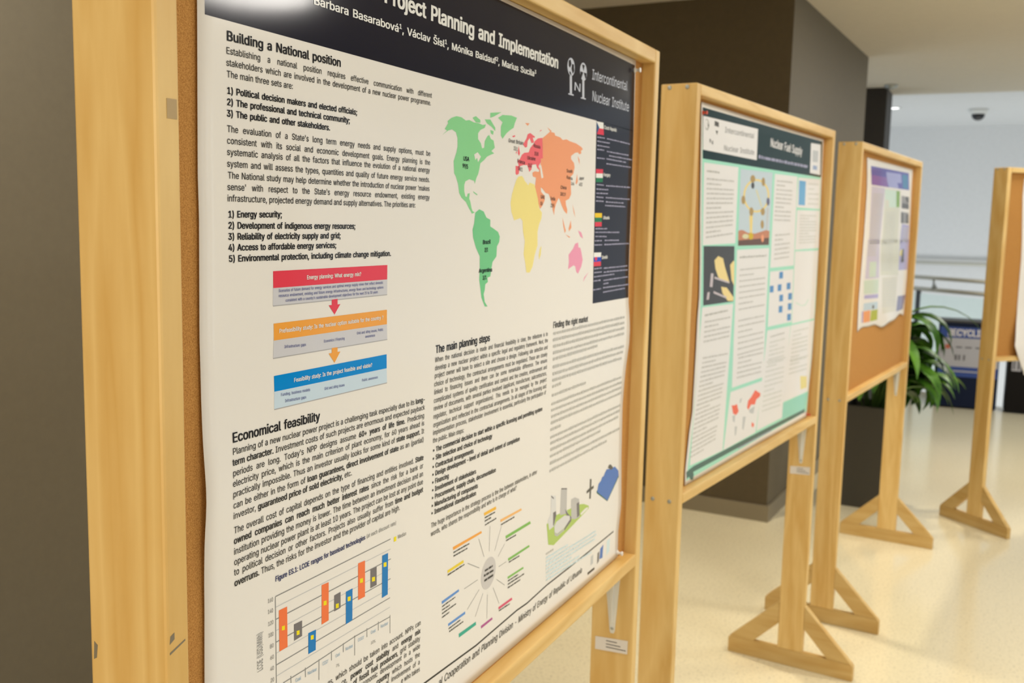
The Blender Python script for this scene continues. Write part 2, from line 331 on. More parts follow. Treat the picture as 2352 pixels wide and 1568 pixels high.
# heavier weights are drawn as a few copies of the outline a hair apart
SHIFT = {0: ((-.006, 0), (.006, 0), (0, .006)), 1: tuple((a, b_) for a in (-.020, -.007, .007, .020) for b_ in (-.008, .008)),
         2: tuple((a, b_) for a in (-.030, -.015, 0, .015, .030) for b_ in (-.012, .012))}
def raw_glyph(s, bold):
    """outline of s filled by winding number (strokes of a letter such as k or w overlap one another)"""
    c = bpy.data.curves.new('g', 'FONT'); c.body = s; c.resolution_u = 2; c.fill_mode = 'NONE'
    if FONT: c.font = FONT
    o = bpy.data.objects.new('g', c); COL.objects.link(o)
    me = bpy.data.meshes.new_from_object(o)
    P = [(v.co.x, v.co.y) for v in me.vertices]; ED = [tuple(e.vertices) for e in me.edges]
    bpy.data.objects.remove(o); bpy.data.curves.remove(c); bpy.data.meshes.remove(me)
    if not P: return [], []
    cv, _, ct, _, _, _ = delaunay_2d_cdt([Vector(q) for q in P], ED, [], 0, 1e-5)
    vs = [(v.x, v.y) for v in cv]; fs = []
    for t in ct:
        if winding_number(P, ED, sum(cv[k].x for k in t) / 3, sum(cv[k].y for k in t) / 3): fs.append(tuple(t))
    V, Fc = [], []
    for k, (a, b_) in enumerate(SHIFT[bold]):
        n = len(V); V += [(x + a, y + b_, k) for x, y in vs]; Fc += [tuple(i + n for i in f) for f in fs]
    return V, Fc
def glyph(ch, bold):
    k = (ch, bold)
    if k not in GL:
        vs, fs = raw_glyph(ch, bold)
        w = lambda t: (lambda v: max(q[0] for q in v) - min(q[0] for q in v))(raw_glyph(t, bold)[0])
        GL[k] = (vs, fs, w('H' + ch + 'H') - w('HH'))
    return GL[k]
CAPH = None
def cap_height():
    global CAPH
    if CAPH is None:
        ys = [q[1] for q in glyph('H', 0)[0]]; CAPH = max(ys)
    return CAPH
SUP = {'¹': '1', '²': '2', '³': '3'}
def word_geo(word, bold):
    """glyph geometry of one word in em units: verts, faces, width"""
    V, Fc, x = [], [], 0.0
    for ch in word:
        s, dy = (0.62, cap_height() * .52) if ch in SUP else (1.0, 0.0)
        vs, fs, adv = glyph(SUP.get(ch, ch), bold)
        n = len(V)
        V += [(x + px * s, py * s + dy, k) for px, py, k in vs]; Fc += [tuple(i + n for i in f) for f in fs]
        x += adv * s
    return V, Fc, x
def text_mesh(V, Fc, lines, cap, justify, bold, slant):
    em = cap / cap_height(); SP = 0.27
    prep = []
    for t, x0, z0, x1, z1 in lines:
        ws = [(w[1:], max(1, bold)) if w.startswith('#') else (w, bold) for w in t.split(' ')]
        g = [word_geo(w, b_) for w, b_ in ws]
        L_ = math.hypot(x1 - x0, z1 - z0); nat = sum(q[2] for q in g)
        prep.append((g, L_, nat, len(g) - 1))
    kmin = min(L_ / (em * (nat + SP * .8 * n)) for g, L_, nat, n in prep)
    for (t, x0, z0, x1, z1), (g, L_, nat, n) in zip(lines, prep):
        k = kmin if justify else L_ / (em * (nat + SP * n))
        gap = (L_ - nat * em * k) / max(n, 1)
        dx, dz = (x1 - x0) / L_, (z1 - z0) / L_
        ox, oz = (-dz, dx) if abs(dx) < .3 else (0.0, 1.0)     # up direction of the letters
        a = 0.0
        for vs, fs, w in g:
            m0 = len(V)
            for px, py, kk in vs:
                u = a + px * em * k + py * em * slant
                V.append((x0 + dx * u + ox * py * em, z0 + dz * u + oz * py * em, kk))
            Fc += [tuple(i + m0 for i in f) for f in fs]
            a += w * em * k + gap

# ------------------------------------------------------------------ posters
def f_big(s, z):
    return (.0008 * (1 + math.sin(7 * s + 1)) + .0035 * math.exp(-((s - 1.26) / .08) ** 2 - ((z - 1.405) / .08) ** 2)
            + .004 * math.exp(-((s - .076) / .045) ** 2 - ((z - 1.36) / .06) ** 2))
def f_mint(s, z): return .001 * (1 + math.sin(6 * s + .5))
def f_small(s, z): return .001 + .01 * math.exp(-((s - .9) / .25) ** 2 - ((z - 1.16) / .12) ** 2)
def f_hang(s, z):
    t = min(1, max(0, (1.22 - z) / .26)); t = t * t * (3 - 2 * t)
    return .002 + .034 * t
BULGE = [f_big, f_mint, f_small, f_hang]
def clusters(boxes, reach=.45):
    """which printed pieces lie so close that they read as one printed block"""
    n = len(boxes); par = list(range(n))
    def find(a):
        while par[a] != a: par[a] = par[par[a]]; a = par[a]
        return a
    for a in range(n):
        x0, z0, x1, z1 = boxes[a]; sa = max(x1 - x0, z1 - z0)
        for b_ in range(a):
            X0, Z0, X1, Z1 = boxes[b_]
            gap = math.hypot(max(0, x0 - X1, X0 - x1), max(0, z0 - Z1, Z0 - z1))
            if gap <= max(.018, reach * max(sa, X1 - X0, Z1 - Z0)): par[find(a)] = find(b_)
    out = {}
    for a in range(n): out.setdefault(find(a), []).append(a)
    return list(out.values())
def bbox(P): return (min(q[0] for q in P), min(q[1] for q in P), max(q[0] for q in P), max(q[1] for q in P))
def winding_number(P, ED, x, y):
    n = 0
    for i, j in ED:
        (x0, y0), (x1, y1) = P[i], P[j]
        if (y0 <= y) != (y1 <= y):
            side = (x1 - x0) * (y - y0) - (x - x0) * (y1 - y0)
            if y1 > y0 and side > 0: n += 1
            elif y1 <= y0 and side < 0: n -= 1
    return n
def fill_polygon(Q, step=.028):
    """triangles of a printed area, fine enough to follow the paper's waves"""
    P = []
    for (x0, z0), (x1, z1) in zip(Q, list(Q[1:]) + [Q[0]]):
        n = max(1, int(math.hypot(x1 - x0, z1 - z0) / step))
        P += [(x0 + (x1 - x0) * k / n, z0 + (z1 - z0) * k / n) for k in range(n)]
    n = len(P); ED = [(k, (k + 1) % n) for k in range(n)]
    x0, z0, x1, z1 = bbox(Q); inner = []
    for a in range(1, int((x1 - x0) / step) + 1):
        for b_ in range(1, int((z1 - z0) / step) + 1):
            q = (x0 + a * step, z0 + b_ * step)
            if winding_number(P, ED, *q) and min(math.hypot(q[0] - p[0], q[1] - p[1]) for p in P) > step * .35: inner.append(q)
    cv, _, ct, _, _, _ = delaunay_2d_cdt([Vector(q) for q in P + inner], ED, [], 0, 1e-6)
    T = [tuple(t) for t in ct if winding_number(P, ED, sum(cv[k].x for k in t) / 3, sum(cv[k].y for k in t) / 3)]
    return [(v.x, v.y) for v in cv], T
class Poster:
    def __init__(self, i, name, label, left, right, ztop, zbot, zt_fn=None):
        self.i = i; self.f = BULGE[i]
        loc, rz = board_matrix(i)
        self.s0 = left[-1][0]; self.z0 = zbot
        R = Matrix.Rotation(rz, 4, 'Z')
        p = Vector(loc) + R @ Vector((self.s0, DR - 0.0015, zbot))
        self.root = empty(name, p, rz); tag(self.root, label, 'poster', 'research posters pinned to the boards')
        interp = lambda L_, z: self._at(L_, z)
        bm = bmesh.new(); NR, NC = 72, 60
        back = []
        rows = []
        for r in range(NR + 1):
            row = []
            for c in range(NC + 1):
                zz = ztop + (zbot - ztop) * r / NR
                a, b_ = interp(left, zz), interp(right, zz)
                s = a + (b_ - a) * c / NC
                z = zz if zt_fn is None else zt_fn(c / NC, r / NR, zz)
                row.append(bm.verts.new(self.pt(s, z, 0)))
            rows.append(row)
        for r in range(NR):
            for c in range(NC):
                bm.faces.new((rows[r][c], rows[r + 1][c], rows[r + 1][c + 1], rows[r][c + 1])).smooth = True
        me = bpy.data.meshes.new('paper_sheet'); bm.to_mesh(me); bm.free()
        sh = link_mesh('paper_sheet', me, self.root, [ink('paper')])
        so = sh.modifiers.new('thickness', 'SOLIDIFY'); so.thickness = 0.0003; so.offset = -1
        self.parts = {}
    @staticmethod
    def _at(L_, z):
        if z >= L_[0][1]: return L_[0][0]
        for (s0, z0), (s1, z1) in zip(L_, L_[1:]):
            if z1 <= z <= z0: return s1 + (s0 - s1) * (z - z1) / max(z0 - z1, 1e-6)
        return L_[-1][0]
    def pt(self, s, z, layer):
        return (s - self.s0, -(self.f(s, z) + (0.00010 + 0.00006 * layer if layer else 0.0)), z - self.z0)
    def fills(self, fills):
        by = {}
        for part, col, layer, grid, P in fills: by.setdefault(part, []).append((col, layer, P))
        for part, L_ in [(p_, [all_[k] for k in ids]) for p_, all_ in by.items() for ids in clusters([bbox(q[2]) for q in all_])]:
            bm = bmesh.new(); cols = []
            lay = bm.verts.layers.float.new('lay')
            for col, layer, P in L_:
                if col not in cols: cols.append(col)
                Q = [P[k] for k in range(len(P)) if P[k] != P[k - 1]]
                if len(Q) < 3: continue
                V, T = fill_polygon(Q)
                vs = [bm.verts.new((q[0], 0, q[1])) for q in V]
                for v in vs: v[lay] = layer
                mi = cols.index(col)
                for t in T: bm.faces.new([vs[k] for k in t]).material_index = mi
            for v in bm.verts:
                s, z = v.co.x, v.co.z; v.co = self.pt(s, z, v[lay])
            bm.normal_update()
            for f in bm.faces:
                if f.normal.y > 0: f.normal_flip()
            me = bpy.data.meshes.new(part); bm.to_mesh(me); bm.free()
            o = link_mesh(part, me, self.root, [ink(c) for c in cols]); self.parts.setdefault(part, o)
    def flat(self, name, V, Fc, col, layer, parent=None):
        me = bpy.data.meshes.new(name)
        me.from_pydata([self.pt(q[0], q[1], layer + (.25 * q[2] if len(q) > 2 else 0)) for q in V], [], Fc); me.update()
        return link_mesh(name, me, parent or self.root, [ink(col)])
    def texts(self, texts, parents):
        for part, col, cap, just, bold, slant, lines in texts:
            bx = [(min(q[1], q[3]), min(q[2], q[4]), max(q[1], q[3]), max(q[2], q[4]) + cap) for q in lines]
            for ids in ([list(range(len(lines)))] if just else clusters(bx, 0)):
                V, Fc = [], []
                text_mesh(V, Fc, [lines[k] for k in ids], cap, just, bold, slant)
                self.flat(part, V, Fc, col, 7, self.parts.get(parents.get(part)))
    def bars(self, bars, parents):
        rnd = random.Random(7 + self.i)
        for part, col, lines in bars:
          bx = [(min(q[0], q[2]), min(q[1], q[3]), max(q[0], q[2]), max(q[1], q[3]) + q[4]) for q in lines]
          for ids in clusters(bx, 0):
            V, Fc = [], []
            for x0, z0, x1, z1, h in [lines[k] for k in ids]:
                L_ = math.hypot(x1 - x0, z1 - z0); a = 0.0
                if L_ < 1e-4: continue
                while a < L_ * .98:
                    w = min(h * rnd.uniform(.9, 5.5), L_ - a)
                    hh = h * rnd.uniform(.78, 1.0); n = len(V)
                    for t, y in ((a, 0), (a + w, 0), (a + w, hh), (a, hh)):
                        V.append((x0 + (x1 - x0) * t / L_, z0 + (z1 - z0) * t / L_ + y))
                    Fc.append((n, n + 1, n + 2, n + 3)); a += w + h * .55
            self.flat(part, V, Fc, col, 7, self.parts.get(parents.get(part)))
OUT = [[[[0.07,1.925],[0.07,1.9146],[0.0679,1.8594],[0.0703,1.8314],[0.0723,1.8029],[0.0698,1.6546],[0.0705,1.6167],[0.0687,1.5083],[0.0692,1.4846],[0.0693,1.4409],[0.0692,1.4049],[0.0701,1.3684],[0.07,1.3541],[0.0684,1.3235],[0.0694,1.2561],[0.0681,1.1852],[0.066,1.0857],[0.0646,1.0201],[0.066,0.9535]],[[1.2267,1.925],[1.2267,1.9146],[1.2296,1.8358],[1.2298,1.713],[1.2323,1.5797],[1.2312,1.4698],[1.2416,1.4177],[1.2408,1.3833],[1.2314,1.3409],[1.2236,1.2637],[1.2291,1.1572],[1.2389,1.0567],[1.226,1.0061],[1.2283,0.9535]]],[[[0.0886,1.918],[0.0886,1.9075],[0.0961,1.8282],[0.1128,1.6365],[0.1264,1.5272],[0.133,1.4385],[0.1279,1.3831],[0.1271,1.2823],[0.1222,1.1355],[0.1081,1.0922],[0.0918,0.9924],[0.0932,0.952]],[[1.2327,1.918],[1.2327,1.9075],[1.2505,1.6521],[1.26,1.3451],[1.256,1.1603],[1.2335,1.0401],[1.2248,0.952]]],[[[0.1978,1.9023],[0.2168,1.8377],[0.2317,1.7715],[0.2323,1.5975],[0.2225,1.4418],[0.2137,1.3092],[0.2259,1.188]],[[1.1846,1.9094],[1.1846,1.8356],[1.2016,1.7174],[1.2199,1.5676],[1.2335,1.3767],[1.2199,1.264],[1.1998,1.188]]],[[[0.144,1.8534],[0.1431,1.8075],[0.1666,1.554],[0.1712,1.4609],[0.1727,1.179],[0.1434,1.0054],[0.165,0.9577],[0.1973,0.9019],[0.2257,0.8531]],[[1.19,1.9],[1.19,0.8463]]]]
FILL = [
[["header_band","navy",1,0,[[0.081,1.7926],[1.0294,1.7943],[1.2282,1.793],[1.2214,1.9154],[0.6251,1.9201],[0.2502,1.922],[0.0816,1.9208]]],
["side_panel","navy",1,1,[[1.0294,1.795],[1.2282,1.7952],[1.2298,1.4758],[1.0396,1.4765]]],
["institute_logo","pale",2,0,[[0.9043,1.8532],[0.9136,1.8531],[0.9158,1.8258],[0.9064,1.8255]]],
["institute_logo","pale",2,0,[[0.9009,1.8252],[0.9228,1.8257],[0.923,1.8236],[0.9011,1.8231]]],
["institute_logo","pale",2,0,[[0.9582,1.8534],[0.9671,1.8535],[0.9695,1.825],[0.9606,1.8249]]],
["institute_logo","pale",2,0,[[0.9542,1.825],[0.9765,1.8255],[0.9767,1.8237],[0.9543,1.8232]]],
["institute_logo","pale",2,0,[[0.9242,1.8681],[0.924,1.8649],[0.9231,1.8618],[0.9215,1.8591],[0.9192,1.8567],[0.9164,1.8549],[0.9132,1.8537],[0.9099,1.8533],[0.9064,1.8535],[0.9031,1.8545],[0.9001,1.856],[0.8976,1.8582],[0.8956,1.8608],[0.8942,1.8637],[0.8936,1.8668],[0.8938,1.8699],[0.8946,1.873],[0.8962,1.8757],[0.8984,1.878],[0.9012,1.8798],[0.9043,1.881],[0.9076,1.8815],[0.9111,1.8814],[0.9144,1.8805],[0.9174,1.8789],[0.9201,1.8768],[0.9221,1.8742],[0.9235,1.8712]]],
["institute_logo","pale",2,0,[[0.9774,1.8677],[0.9773,1.8645],[0.9764,1.8613],[0.9748,1.8585],[0.9725,1.8561],[0.9697,1.8542],[0.9666,1.8531],[0.9632,1.8526],[0.9598,1.8529],[0.9564,1.8539],[0.9534,1.8555],[0.9508,1.8578],[0.9488,1.8605],[0.9474,1.8635],[0.9468,1.8667],[0.9469,1.8699],[0.9478,1.873],[0.9493,1.8758],[0.9515,1.8782],[0.9542,1.88],[0.9574,1.8812],[0.9607,1.8817],[0.9641,1.8815],[0.9675,1.8806],[0.9706,1.879],[0.9732,1.8767],[0.9753,1.874],[0.9767,1.871]]],
["institute_logo","navy",3,0,[[0.898,1.8757],[0.9056,1.8786],[0.9098,1.8723],[0.9047,1.8655],[0.8991,1.8673]]],
["institute_logo","navy",3,0,[[0.9121,1.8726],[0.92,1.8729],[0.9222,1.8627],[0.9165,1.8575],[0.9104,1.8645]]],
["institute_logo","navy",3,0,[[0.9015,1.8598],[0.9085,1.859],[0.9112,1.8542],[0.9036,1.8557]]],
["institute_logo","navy",3,0,[[0.9483,1.8664],[0.9611,1.866],[0.9541,1.8555],[0.949,1.8575]]],
["institute_logo","navy",3,0,[[0.9635,1.8663],[0.976,1.8666],[0.9751,1.8593],[0.9713,1.8566]]],
["institute_logo","navy",3,0,[[0.9546,1.878],[0.967,1.8783],[0.9624,1.8683]]],
["flow_chart","boxgrey",1,0,[[0.1699,1.5521],[0.3758,1.5515],[0.3756,1.5311],[0.1694,1.5319]]],
["flow_chart","red",2,0,[[0.1701,1.5659],[0.3756,1.5655],[0.3754,1.5487],[0.1701,1.5493]]],
["flow_chart","boxgrey",1,0,[[0.1704,1.5004],[0.3756,1.4983],[0.3766,1.4782],[0.1692,1.4799]]],
["flow_chart","orange",2,0,[[0.1704,1.5142],[0.3754,1.5132],[0.3756,1.4961],[0.1706,1.4973]]],
["flow_chart","boxblue",1,0,[[0.1707,1.448],[0.3756,1.4461],[0.3766,1.4264],[0.1704,1.4283]]],
["flow_chart","blue",2,0,[[0.1703,1.4619],[0.3754,1.4605],[0.3757,1.4438],[0.1708,1.446]]],
["flow_chart","red",3,0,[[0.2666,1.5318],[0.2771,1.5321],[0.2771,1.526],[0.2822,1.5261],[0.2716,1.5155],[0.261,1.5261],[0.2666,1.5261]]],
["flow_chart","orange",3,0,[[0.2666,1.4796],[0.2772,1.4794],[0.2772,1.4742],[0.2824,1.4741],[0.2716,1.4629],[0.261,1.4743],[0.2666,1.4742]]],
["flow_chart","shadow",2,0,[[0.1697,1.5321],[0.3756,1.5313],[0.3756,1.5303],[0.1697,1.5312]]],
["flow_chart","shadow",2,0,[[0.1692,1.4801],[0.3766,1.4784],[0.3766,1.4774],[0.1692,1.4791]]],
["flow_chart","shadow",2,0,[[0.1704,1.4285],[0.3766,1.4267],[0.3766,1.4256],[0.1704,1.4275]]],
["bar_chart","yellow",3,0,[[0.3948,1.2323],[0.4003,1.2319],[0.4004,1.226],[0.3949,1.2262]]],
["bar_chart","grey",2,0,[[0.1708,1.2341],[0.1696,1.2341],[0.1704,1.1409],[0.1716,1.1409]]],
["bar_chart","grey",2,0,[[0.1705,1.2346],[0.1705,1.2334],[0.3874,1.2315],[0.3874,1.2327]]],
["bar_chart","grey",2,0,[[0.1708,1.2102],[0.1708,1.209],[0.3883,1.2062],[0.3883,1.2074]]],
["bar_chart","grey",2,0,[[0.1711,1.1857],[0.1711,1.1845],[0.3881,1.1812],[0.3881,1.1824]]],
["bar_chart","grey",2,0,[[0.1712,1.161],[0.1712,1.1598],[0.387,1.1572],[0.387,1.1584]]],
["bar_chart","grey",2,0,[[0.1817,1.1369],[0.1817,1.1357],[0.2191,1.135],[0.2191,1.1362]]],
["bar_chart","grey",2,0,[[0.2191,1.1362],[0.2191,1.135],[0.3119,1.1362],[0.3119,1.1374]]],
["bar_chart","grey",2,0,[[0.3119,1.1374],[0.3119,1.1362],[0.3881,1.1326],[0.3881,1.1338]]],
["bar_chart","grey",2,0,[[0.244,1.137],[0.2428,1.137],[0.2427,1.1133],[0.2439,1.1133]]],
["bar_chart","grey",2,0,[[0.3124,1.1382],[0.3112,1.1382],[0.3114,1.1138],[0.3126,1.1138]]],
["bar_chart","grey",2,0,[[0.3881,1.1356],[0.3869,1.1356],[0.3873,1.1119],[0.3885,1.1119]]],
["bar_chart","grey",2,0,[[0.1952,1.1385],[0.194,1.1385],[0.1943,1.1306],[0.1955,1.1306]]],
["bar_chart","grey",2,0,[[0.2197,1.1375],[0.2185,1.1375],[0.2189,1.1267],[0.2201,1.1267]]],
["bar_chart","grey",2,0,[[0.2671,1.1374],[0.2659,1.1374],[0.266,1.1263],[0.2672,1.1263]]],
["bar_chart","grey",2,0,[[0.2899,1.1376],[0.2887,1.1376],[0.2888,1.1269],[0.29,1.1269]]],
["bar_chart","grey",2,0,[[0.3377,1.1375],[0.3365,1.1375],[0.3366,1.1264],[0.3378,1.1264]]],
["bar_chart","grey",2,0,[[0.3622,1.1366],[0.361,1.1366],[0.3611,1.1254],[0.3623,1.1254]]],
["bar_chart","lightgrey",2,0,[[0.1709,1.223],[0.1709,1.2222],[0.3876,1.219],[0.3876,1.2198]]],
["bar_chart","lightgrey",2,0,[[0.1709,1.1979],[0.1709,1.1971],[0.3879,1.1939],[0.3879,1.1947]]],
["bar_chart","lightgrey",2,0,[[0.1712,1.1735],[0.1712,1.1727],[0.3875,1.1693],[0.3875,1.1701]]],
["bar_chart","lightgrey",2,0,[[0.1714,1.1487],[0.1714,1.1479],[0.3871,1.1453],[0.3871,1.1461]]],
["bar_chart","barorange",3,0,[[0.1756,1.2174],[0.1888,1.2169],[0.1893,1.1728],[0.1761,1.1729]]],
["bar_chart","bargrey",3,0,[[0.2001,1.1933],[0.2137,1.1926],[0.2136,1.1754],[0.2002,1.1752]]],
["bar_chart","barblue",3,0,[[0.2245,1.1743],[0.2379,1.1733],[0.2374,1.1503],[0.2244,1.1507]]],
["bar_chart","barorange",3,0,[[0.2483,1.2201],[0.2611,1.2193],[0.2611,1.1753],[0.2482,1.1751]]],
["bar_chart","bargrey",3,0,[[0.2715,1.2004],[0.2835,1.2005],[0.2836,1.1819],[0.2715,1.1817]]],
["bar_chart","barblue",3,0,[[0.2939,1.197],[0.307,1.1967],[0.3068,1.1587],[0.294,1.1583]]],
["bar_chart","barorange",3,0,[[0.3181,1.2229],[0.3322,1.2221],[0.3325,1.1781],[0.3184,1.1786]]],
["bar_chart","bargrey",3,0,[[0.3437,1.2077],[0.3569,1.2069],[0.3572,1.1841],[0.3439,1.1844]]],
["bar_chart","barblue",3,0,[[0.3689,1.2167],[0.3819,1.2162],[0.3819,1.1638],[0.369,1.1636]]],
["bar_chart","yellow",4,0,[[0.1801,1.1987],[0.1849,1.1979],[0.1848,1.1932],[0.18,1.1941]]],
["bar_chart","yellow",4,0,[[0.2043,1.1845],[0.2093,1.1836],[0.2093,1.1788],[0.2043,1.1797]]],
["bar_chart","yellow",4,0,[[0.2285,1.1701],[0.2338,1.1691],[0.2337,1.1641],[0.2285,1.1652]]],
["bar_chart","yellow",4,0,[[0.2517,1.2006],[0.2571,1.1997],[0.2571,1.1947],[0.2517,1.1956]]],
["bar_chart","yellow",4,0,[[0.2744,1.1894],[0.28,1.1885],[0.28,1.1833],[0.2744,1.1843]]],
["bar_chart","yellow",4,0,[[0.2973,1.1897],[0.3032,1.1887],[0.3032,1.1835],[0.2973,1.1845]]],
["bar_chart","yellow",4,0,[[0.3219,1.2032],[0.328,1.2022],[0.328,1.1969],[0.322,1.1979]]],
["bar_chart","yellow",4,0,[[0.347,1.1967],[0.3533,1.1957],[0.3534,1.1903],[0.347,1.1913]]],
["bar_chart","yellow",4,0,[[0.3718,1.2069],[0.3784,1.2059],[0.3785,1.2004],[0.3719,1.2014]]],
["world_map","mapgreen",1,0,[[0.5119,1.7315],[0.5062,1.7331],[0.5145,1.7408],[0.513,1.7434],[0.5229,1.7485],[0.5359,1.7519],[0.5492,1.7519],[0.5614,1.7488],[0.5705,1.7504],[0.583,1.7487],[0.5988,1.7488],[0.6084,1.7475],[0.6181,1.7492],[0.6151,1.7444],[0.6023,1.7403],[0.5961,1.7354],[0.5964,1.728],[0.6046,1.7228],[0.6081,1.7164],[0.6146,1.7176],[0.6158,1.7266],[0.6237,1.734],[0.6286,1.7359],[0.6338,1.7311],[0.6422,1.7295],[0.6461,1.7199],[0.6362,1.7147],[0.6447,1.7122],[0.6331,1.7092],[0.6232,1.7062],[0.6152,1.7012],[0.6041,1.6961],[0.6012,1.687],[0.5983,1.6812],[0.5937,1.6762],[0.5892,1.6679],[0.5875,1.6718],[0.5733,1.6734],[0.5627,1.67],[0.5598,1.6648],[0.5601,1.6575],[0.5634,1.6504],[0.568,1.6498],[0.5694,1.6542],[0.5756,1.6551],[0.5743,1.6478],[0.5775,1.6442],[0.581,1.6361],[0.5843,1.6317],[0.5907,1.6296],[0.5829,1.628],[0.5748,1.6345],[0.5652,1.6431],[0.5528,1.6486],[0.5465,1.6542],[0.5432,1.6655],[0.5369,1.675],[0.5323,1.679],[0.5304,1.6945],[0.5374,1.7063],[0.5401,1.7135],[0.5397,1.7248],[0.5351,1.7315],[0.5248,1.7341],[0.5147,1.7318],[0.4999,1.725]]],
["world_map","paper",2,0,[[0.5861,1.7067],[0.5955,1.7103],[0.6053,1.7051],[0.6007,1.7003],[0.5976,1.6972],[0.5942,1.7029],[0.5896,1.6996]]],
["world_map","mapgreen",1,0,[[0.5796,1.7542],[0.5889,1.7573],[0.6018,1.7535],[0.6019,1.7498],[0.5892,1.7493]]],
["world_map","mapgreen",1,0,[[0.6146,1.7555],[0.631,1.7571],[0.6465,1.7473],[0.6467,1.7428],[0.6347,1.7477],[0.6213,1.7509]]],
["world_map","mapgreen",1,0,[[0.6306,1.766],[0.6643,1.7703],[0.6408,1.7618],[0.6309,1.7593]]],
["world_map","mapgreen",1,0,[[0.6316,1.7429],[0.6417,1.7423],[0.6402,1.7369],[0.6335,1.7386]]],
["world_map","mapgreen",1,0,[[0.6544,1.7617],[0.6679,1.7669],[0.6961,1.769],[0.7144,1.7677],[0.7075,1.7591],[0.7042,1.7525],[0.6936,1.7485],[0.6814,1.7427],[0.6695,1.734],[0.6641,1.7382],[0.6635,1.7504],[0.6684,1.7569]]],
["world_map","mapgreen",1,0,[[0.5849,1.6581],[0.5977,1.6541],[0.5962,1.6529],[0.5865,1.656]]],
["world_map","mapgreen2",1,0,[[0.5923,1.6296],[0.6034,1.6343],[0.6165,1.6316],[0.6251,1.6233],[0.637,1.6204],[0.6374,1.6111],[0.6477,1.6081],[0.6618,1.6034],[0.6673,1.5971],[0.6659,1.5892],[0.6592,1.583],[0.6581,1.5689],[0.6464,1.5613],[0.6434,1.552],[0.6405,1.5412],[0.632,1.54],[0.6333,1.5337],[0.6257,1.5309],[0.6244,1.5232],[0.6213,1.5172],[0.6251,1.5061],[0.6338,1.4992],[0.6253,1.4998],[0.6148,1.5129],[0.6109,1.527],[0.6072,1.5379],[0.6082,1.5532],[0.6076,1.57],[0.5957,1.5824],[0.5872,1.596],[0.5852,1.6065],[0.5897,1.6154],[0.591,1.6229]]],
["world_map","mapyellow",1,0,[[0.7237,1.684],[0.7357,1.6857],[0.7416,1.6827],[0.7456,1.6788],[0.7543,1.6751],[0.7576,1.6728],[0.7632,1.6771],[0.7804,1.675],[0.7857,1.6664],[0.7937,1.6549],[0.8005,1.639],[0.8103,1.6332],[0.8089,1.6238],[0.8011,1.6152],[0.7957,1.6032],[0.797,1.5828],[0.7877,1.5676],[0.7807,1.5507],[0.7712,1.5417],[0.7593,1.5422],[0.7545,1.5566],[0.7479,1.5701],[0.7507,1.59],[0.7441,1.6033],[0.7413,1.6198],[0.7334,1.6238],[0.713,1.6203],[0.7032,1.6322],[0.6996,1.645],[0.7037,1.6578],[0.7104,1.6693],[0.7173,1.6792]]],
["world_map","mapyellow",1,0,[[0.8115,1.5817],[0.8103,1.5688],[0.8046,1.5603],[0.8021,1.5672],[0.8056,1.5775]]],
["world_map","mapred",1,0,[[0.7134,1.699],[0.724,1.6992],[0.7193,1.7072],[0.7267,1.709],[0.7339,1.7164],[0.7424,1.7198],[0.7568,1.7213],[0.762,1.7282],[0.7751,1.7363],[0.7772,1.7393],[0.7884,1.7444],[0.8046,1.7465],[0.8085,1.7157],[0.8007,1.7152],[0.8011,1.7094],[0.7933,1.7032],[0.7984,1.6967],[0.7888,1.7],[0.7838,1.7055],[0.7702,1.7037],[0.7683,1.697],[0.7607,1.6928],[0.757,1.6982],[0.7523,1.7027],[0.7468,1.7019],[0.7413,1.702],[0.7283,1.6994],[0.7246,1.6881],[0.7183,1.6861],[0.714,1.6876]]],
["world_map","mapred",1,0,[[0.7363,1.7314],[0.7479,1.7407],[0.7519,1.7475],[0.7607,1.7501],[0.7779,1.746],[0.7757,1.7439],[0.77,1.7444],[0.775,1.7372],[0.766,1.7356],[0.7589,1.7425],[0.7525,1.7373],[0.7508,1.7288],[0.7442,1.7274],[0.7397,1.7298]]],
["world_map","mapred",1,0,[[0.7206,1.7229],[0.7224,1.7285],[0.7273,1.7178],[0.7243,1.7139],[0.7198,1.7173]]],
["world_map","mapred",1,0,[[0.7134,1.7187],[0.7176,1.7199],[0.7146,1.7156]]],
["world_map","mapred",1,0,[[0.6996,1.7403],[0.7089,1.7425],[0.7101,1.7408],[0.7039,1.7389]]],
["world_map","mapred",1,0,[[0.7925,1.7529],[0.7969,1.7576],[0.8027,1.7581],[0.7947,1.755]]],
["world_map","maporange",1,0,[[0.8051,1.7463],[0.8139,1.7499],[0.8327,1.7583],[0.85,1.7579],[0.8528,1.7542],[0.8732,1.7529],[0.8837,1.7497],[0.8993,1.752],[0.9128,1.75],[0.9403,1.7486],[0.9632,1.7446],[0.9706,1.7414],[0.9623,1.7382],[0.9641,1.7341],[0.9557,1.7319],[0.9484,1.7346],[0.9374,1.7333],[0.92,1.727],[0.9204,1.7218],[0.9332,1.7164],[0.9365,1.7093],[0.9319,1.6986],[0.92,1.6928],[0.922,1.6846],[0.9249,1.665],[0.9173,1.6574],[0.9028,1.6539],[0.9046,1.6468],[0.9106,1.6396],[0.9098,1.6323],[0.8974,1.6373],[0.8861,1.6463],[0.8777,1.6553],[0.8737,1.6572],[0.8641,1.6478],[0.8584,1.6386],[0.8577,1.6295],[0.8522,1.6365],[0.8478,1.6455],[0.8423,1.6533],[0.8343,1.6625],[0.822,1.6636],[0.8096,1.67],[0.8035,1.6717],[0.8051,1.665],[0.8199,1.6586],[0.8191,1.6517],[0.8113,1.6436],[0.8032,1.6386],[0.7968,1.6462],[0.7914,1.6577],[0.7824,1.6719],[0.7851,1.6854],[0.7735,1.6868],[0.772,1.6924],[0.7799,1.6947],[0.795,1.6946],[0.8016,1.7094],[0.8012,1.7152],[0.8085,1.7157]]],
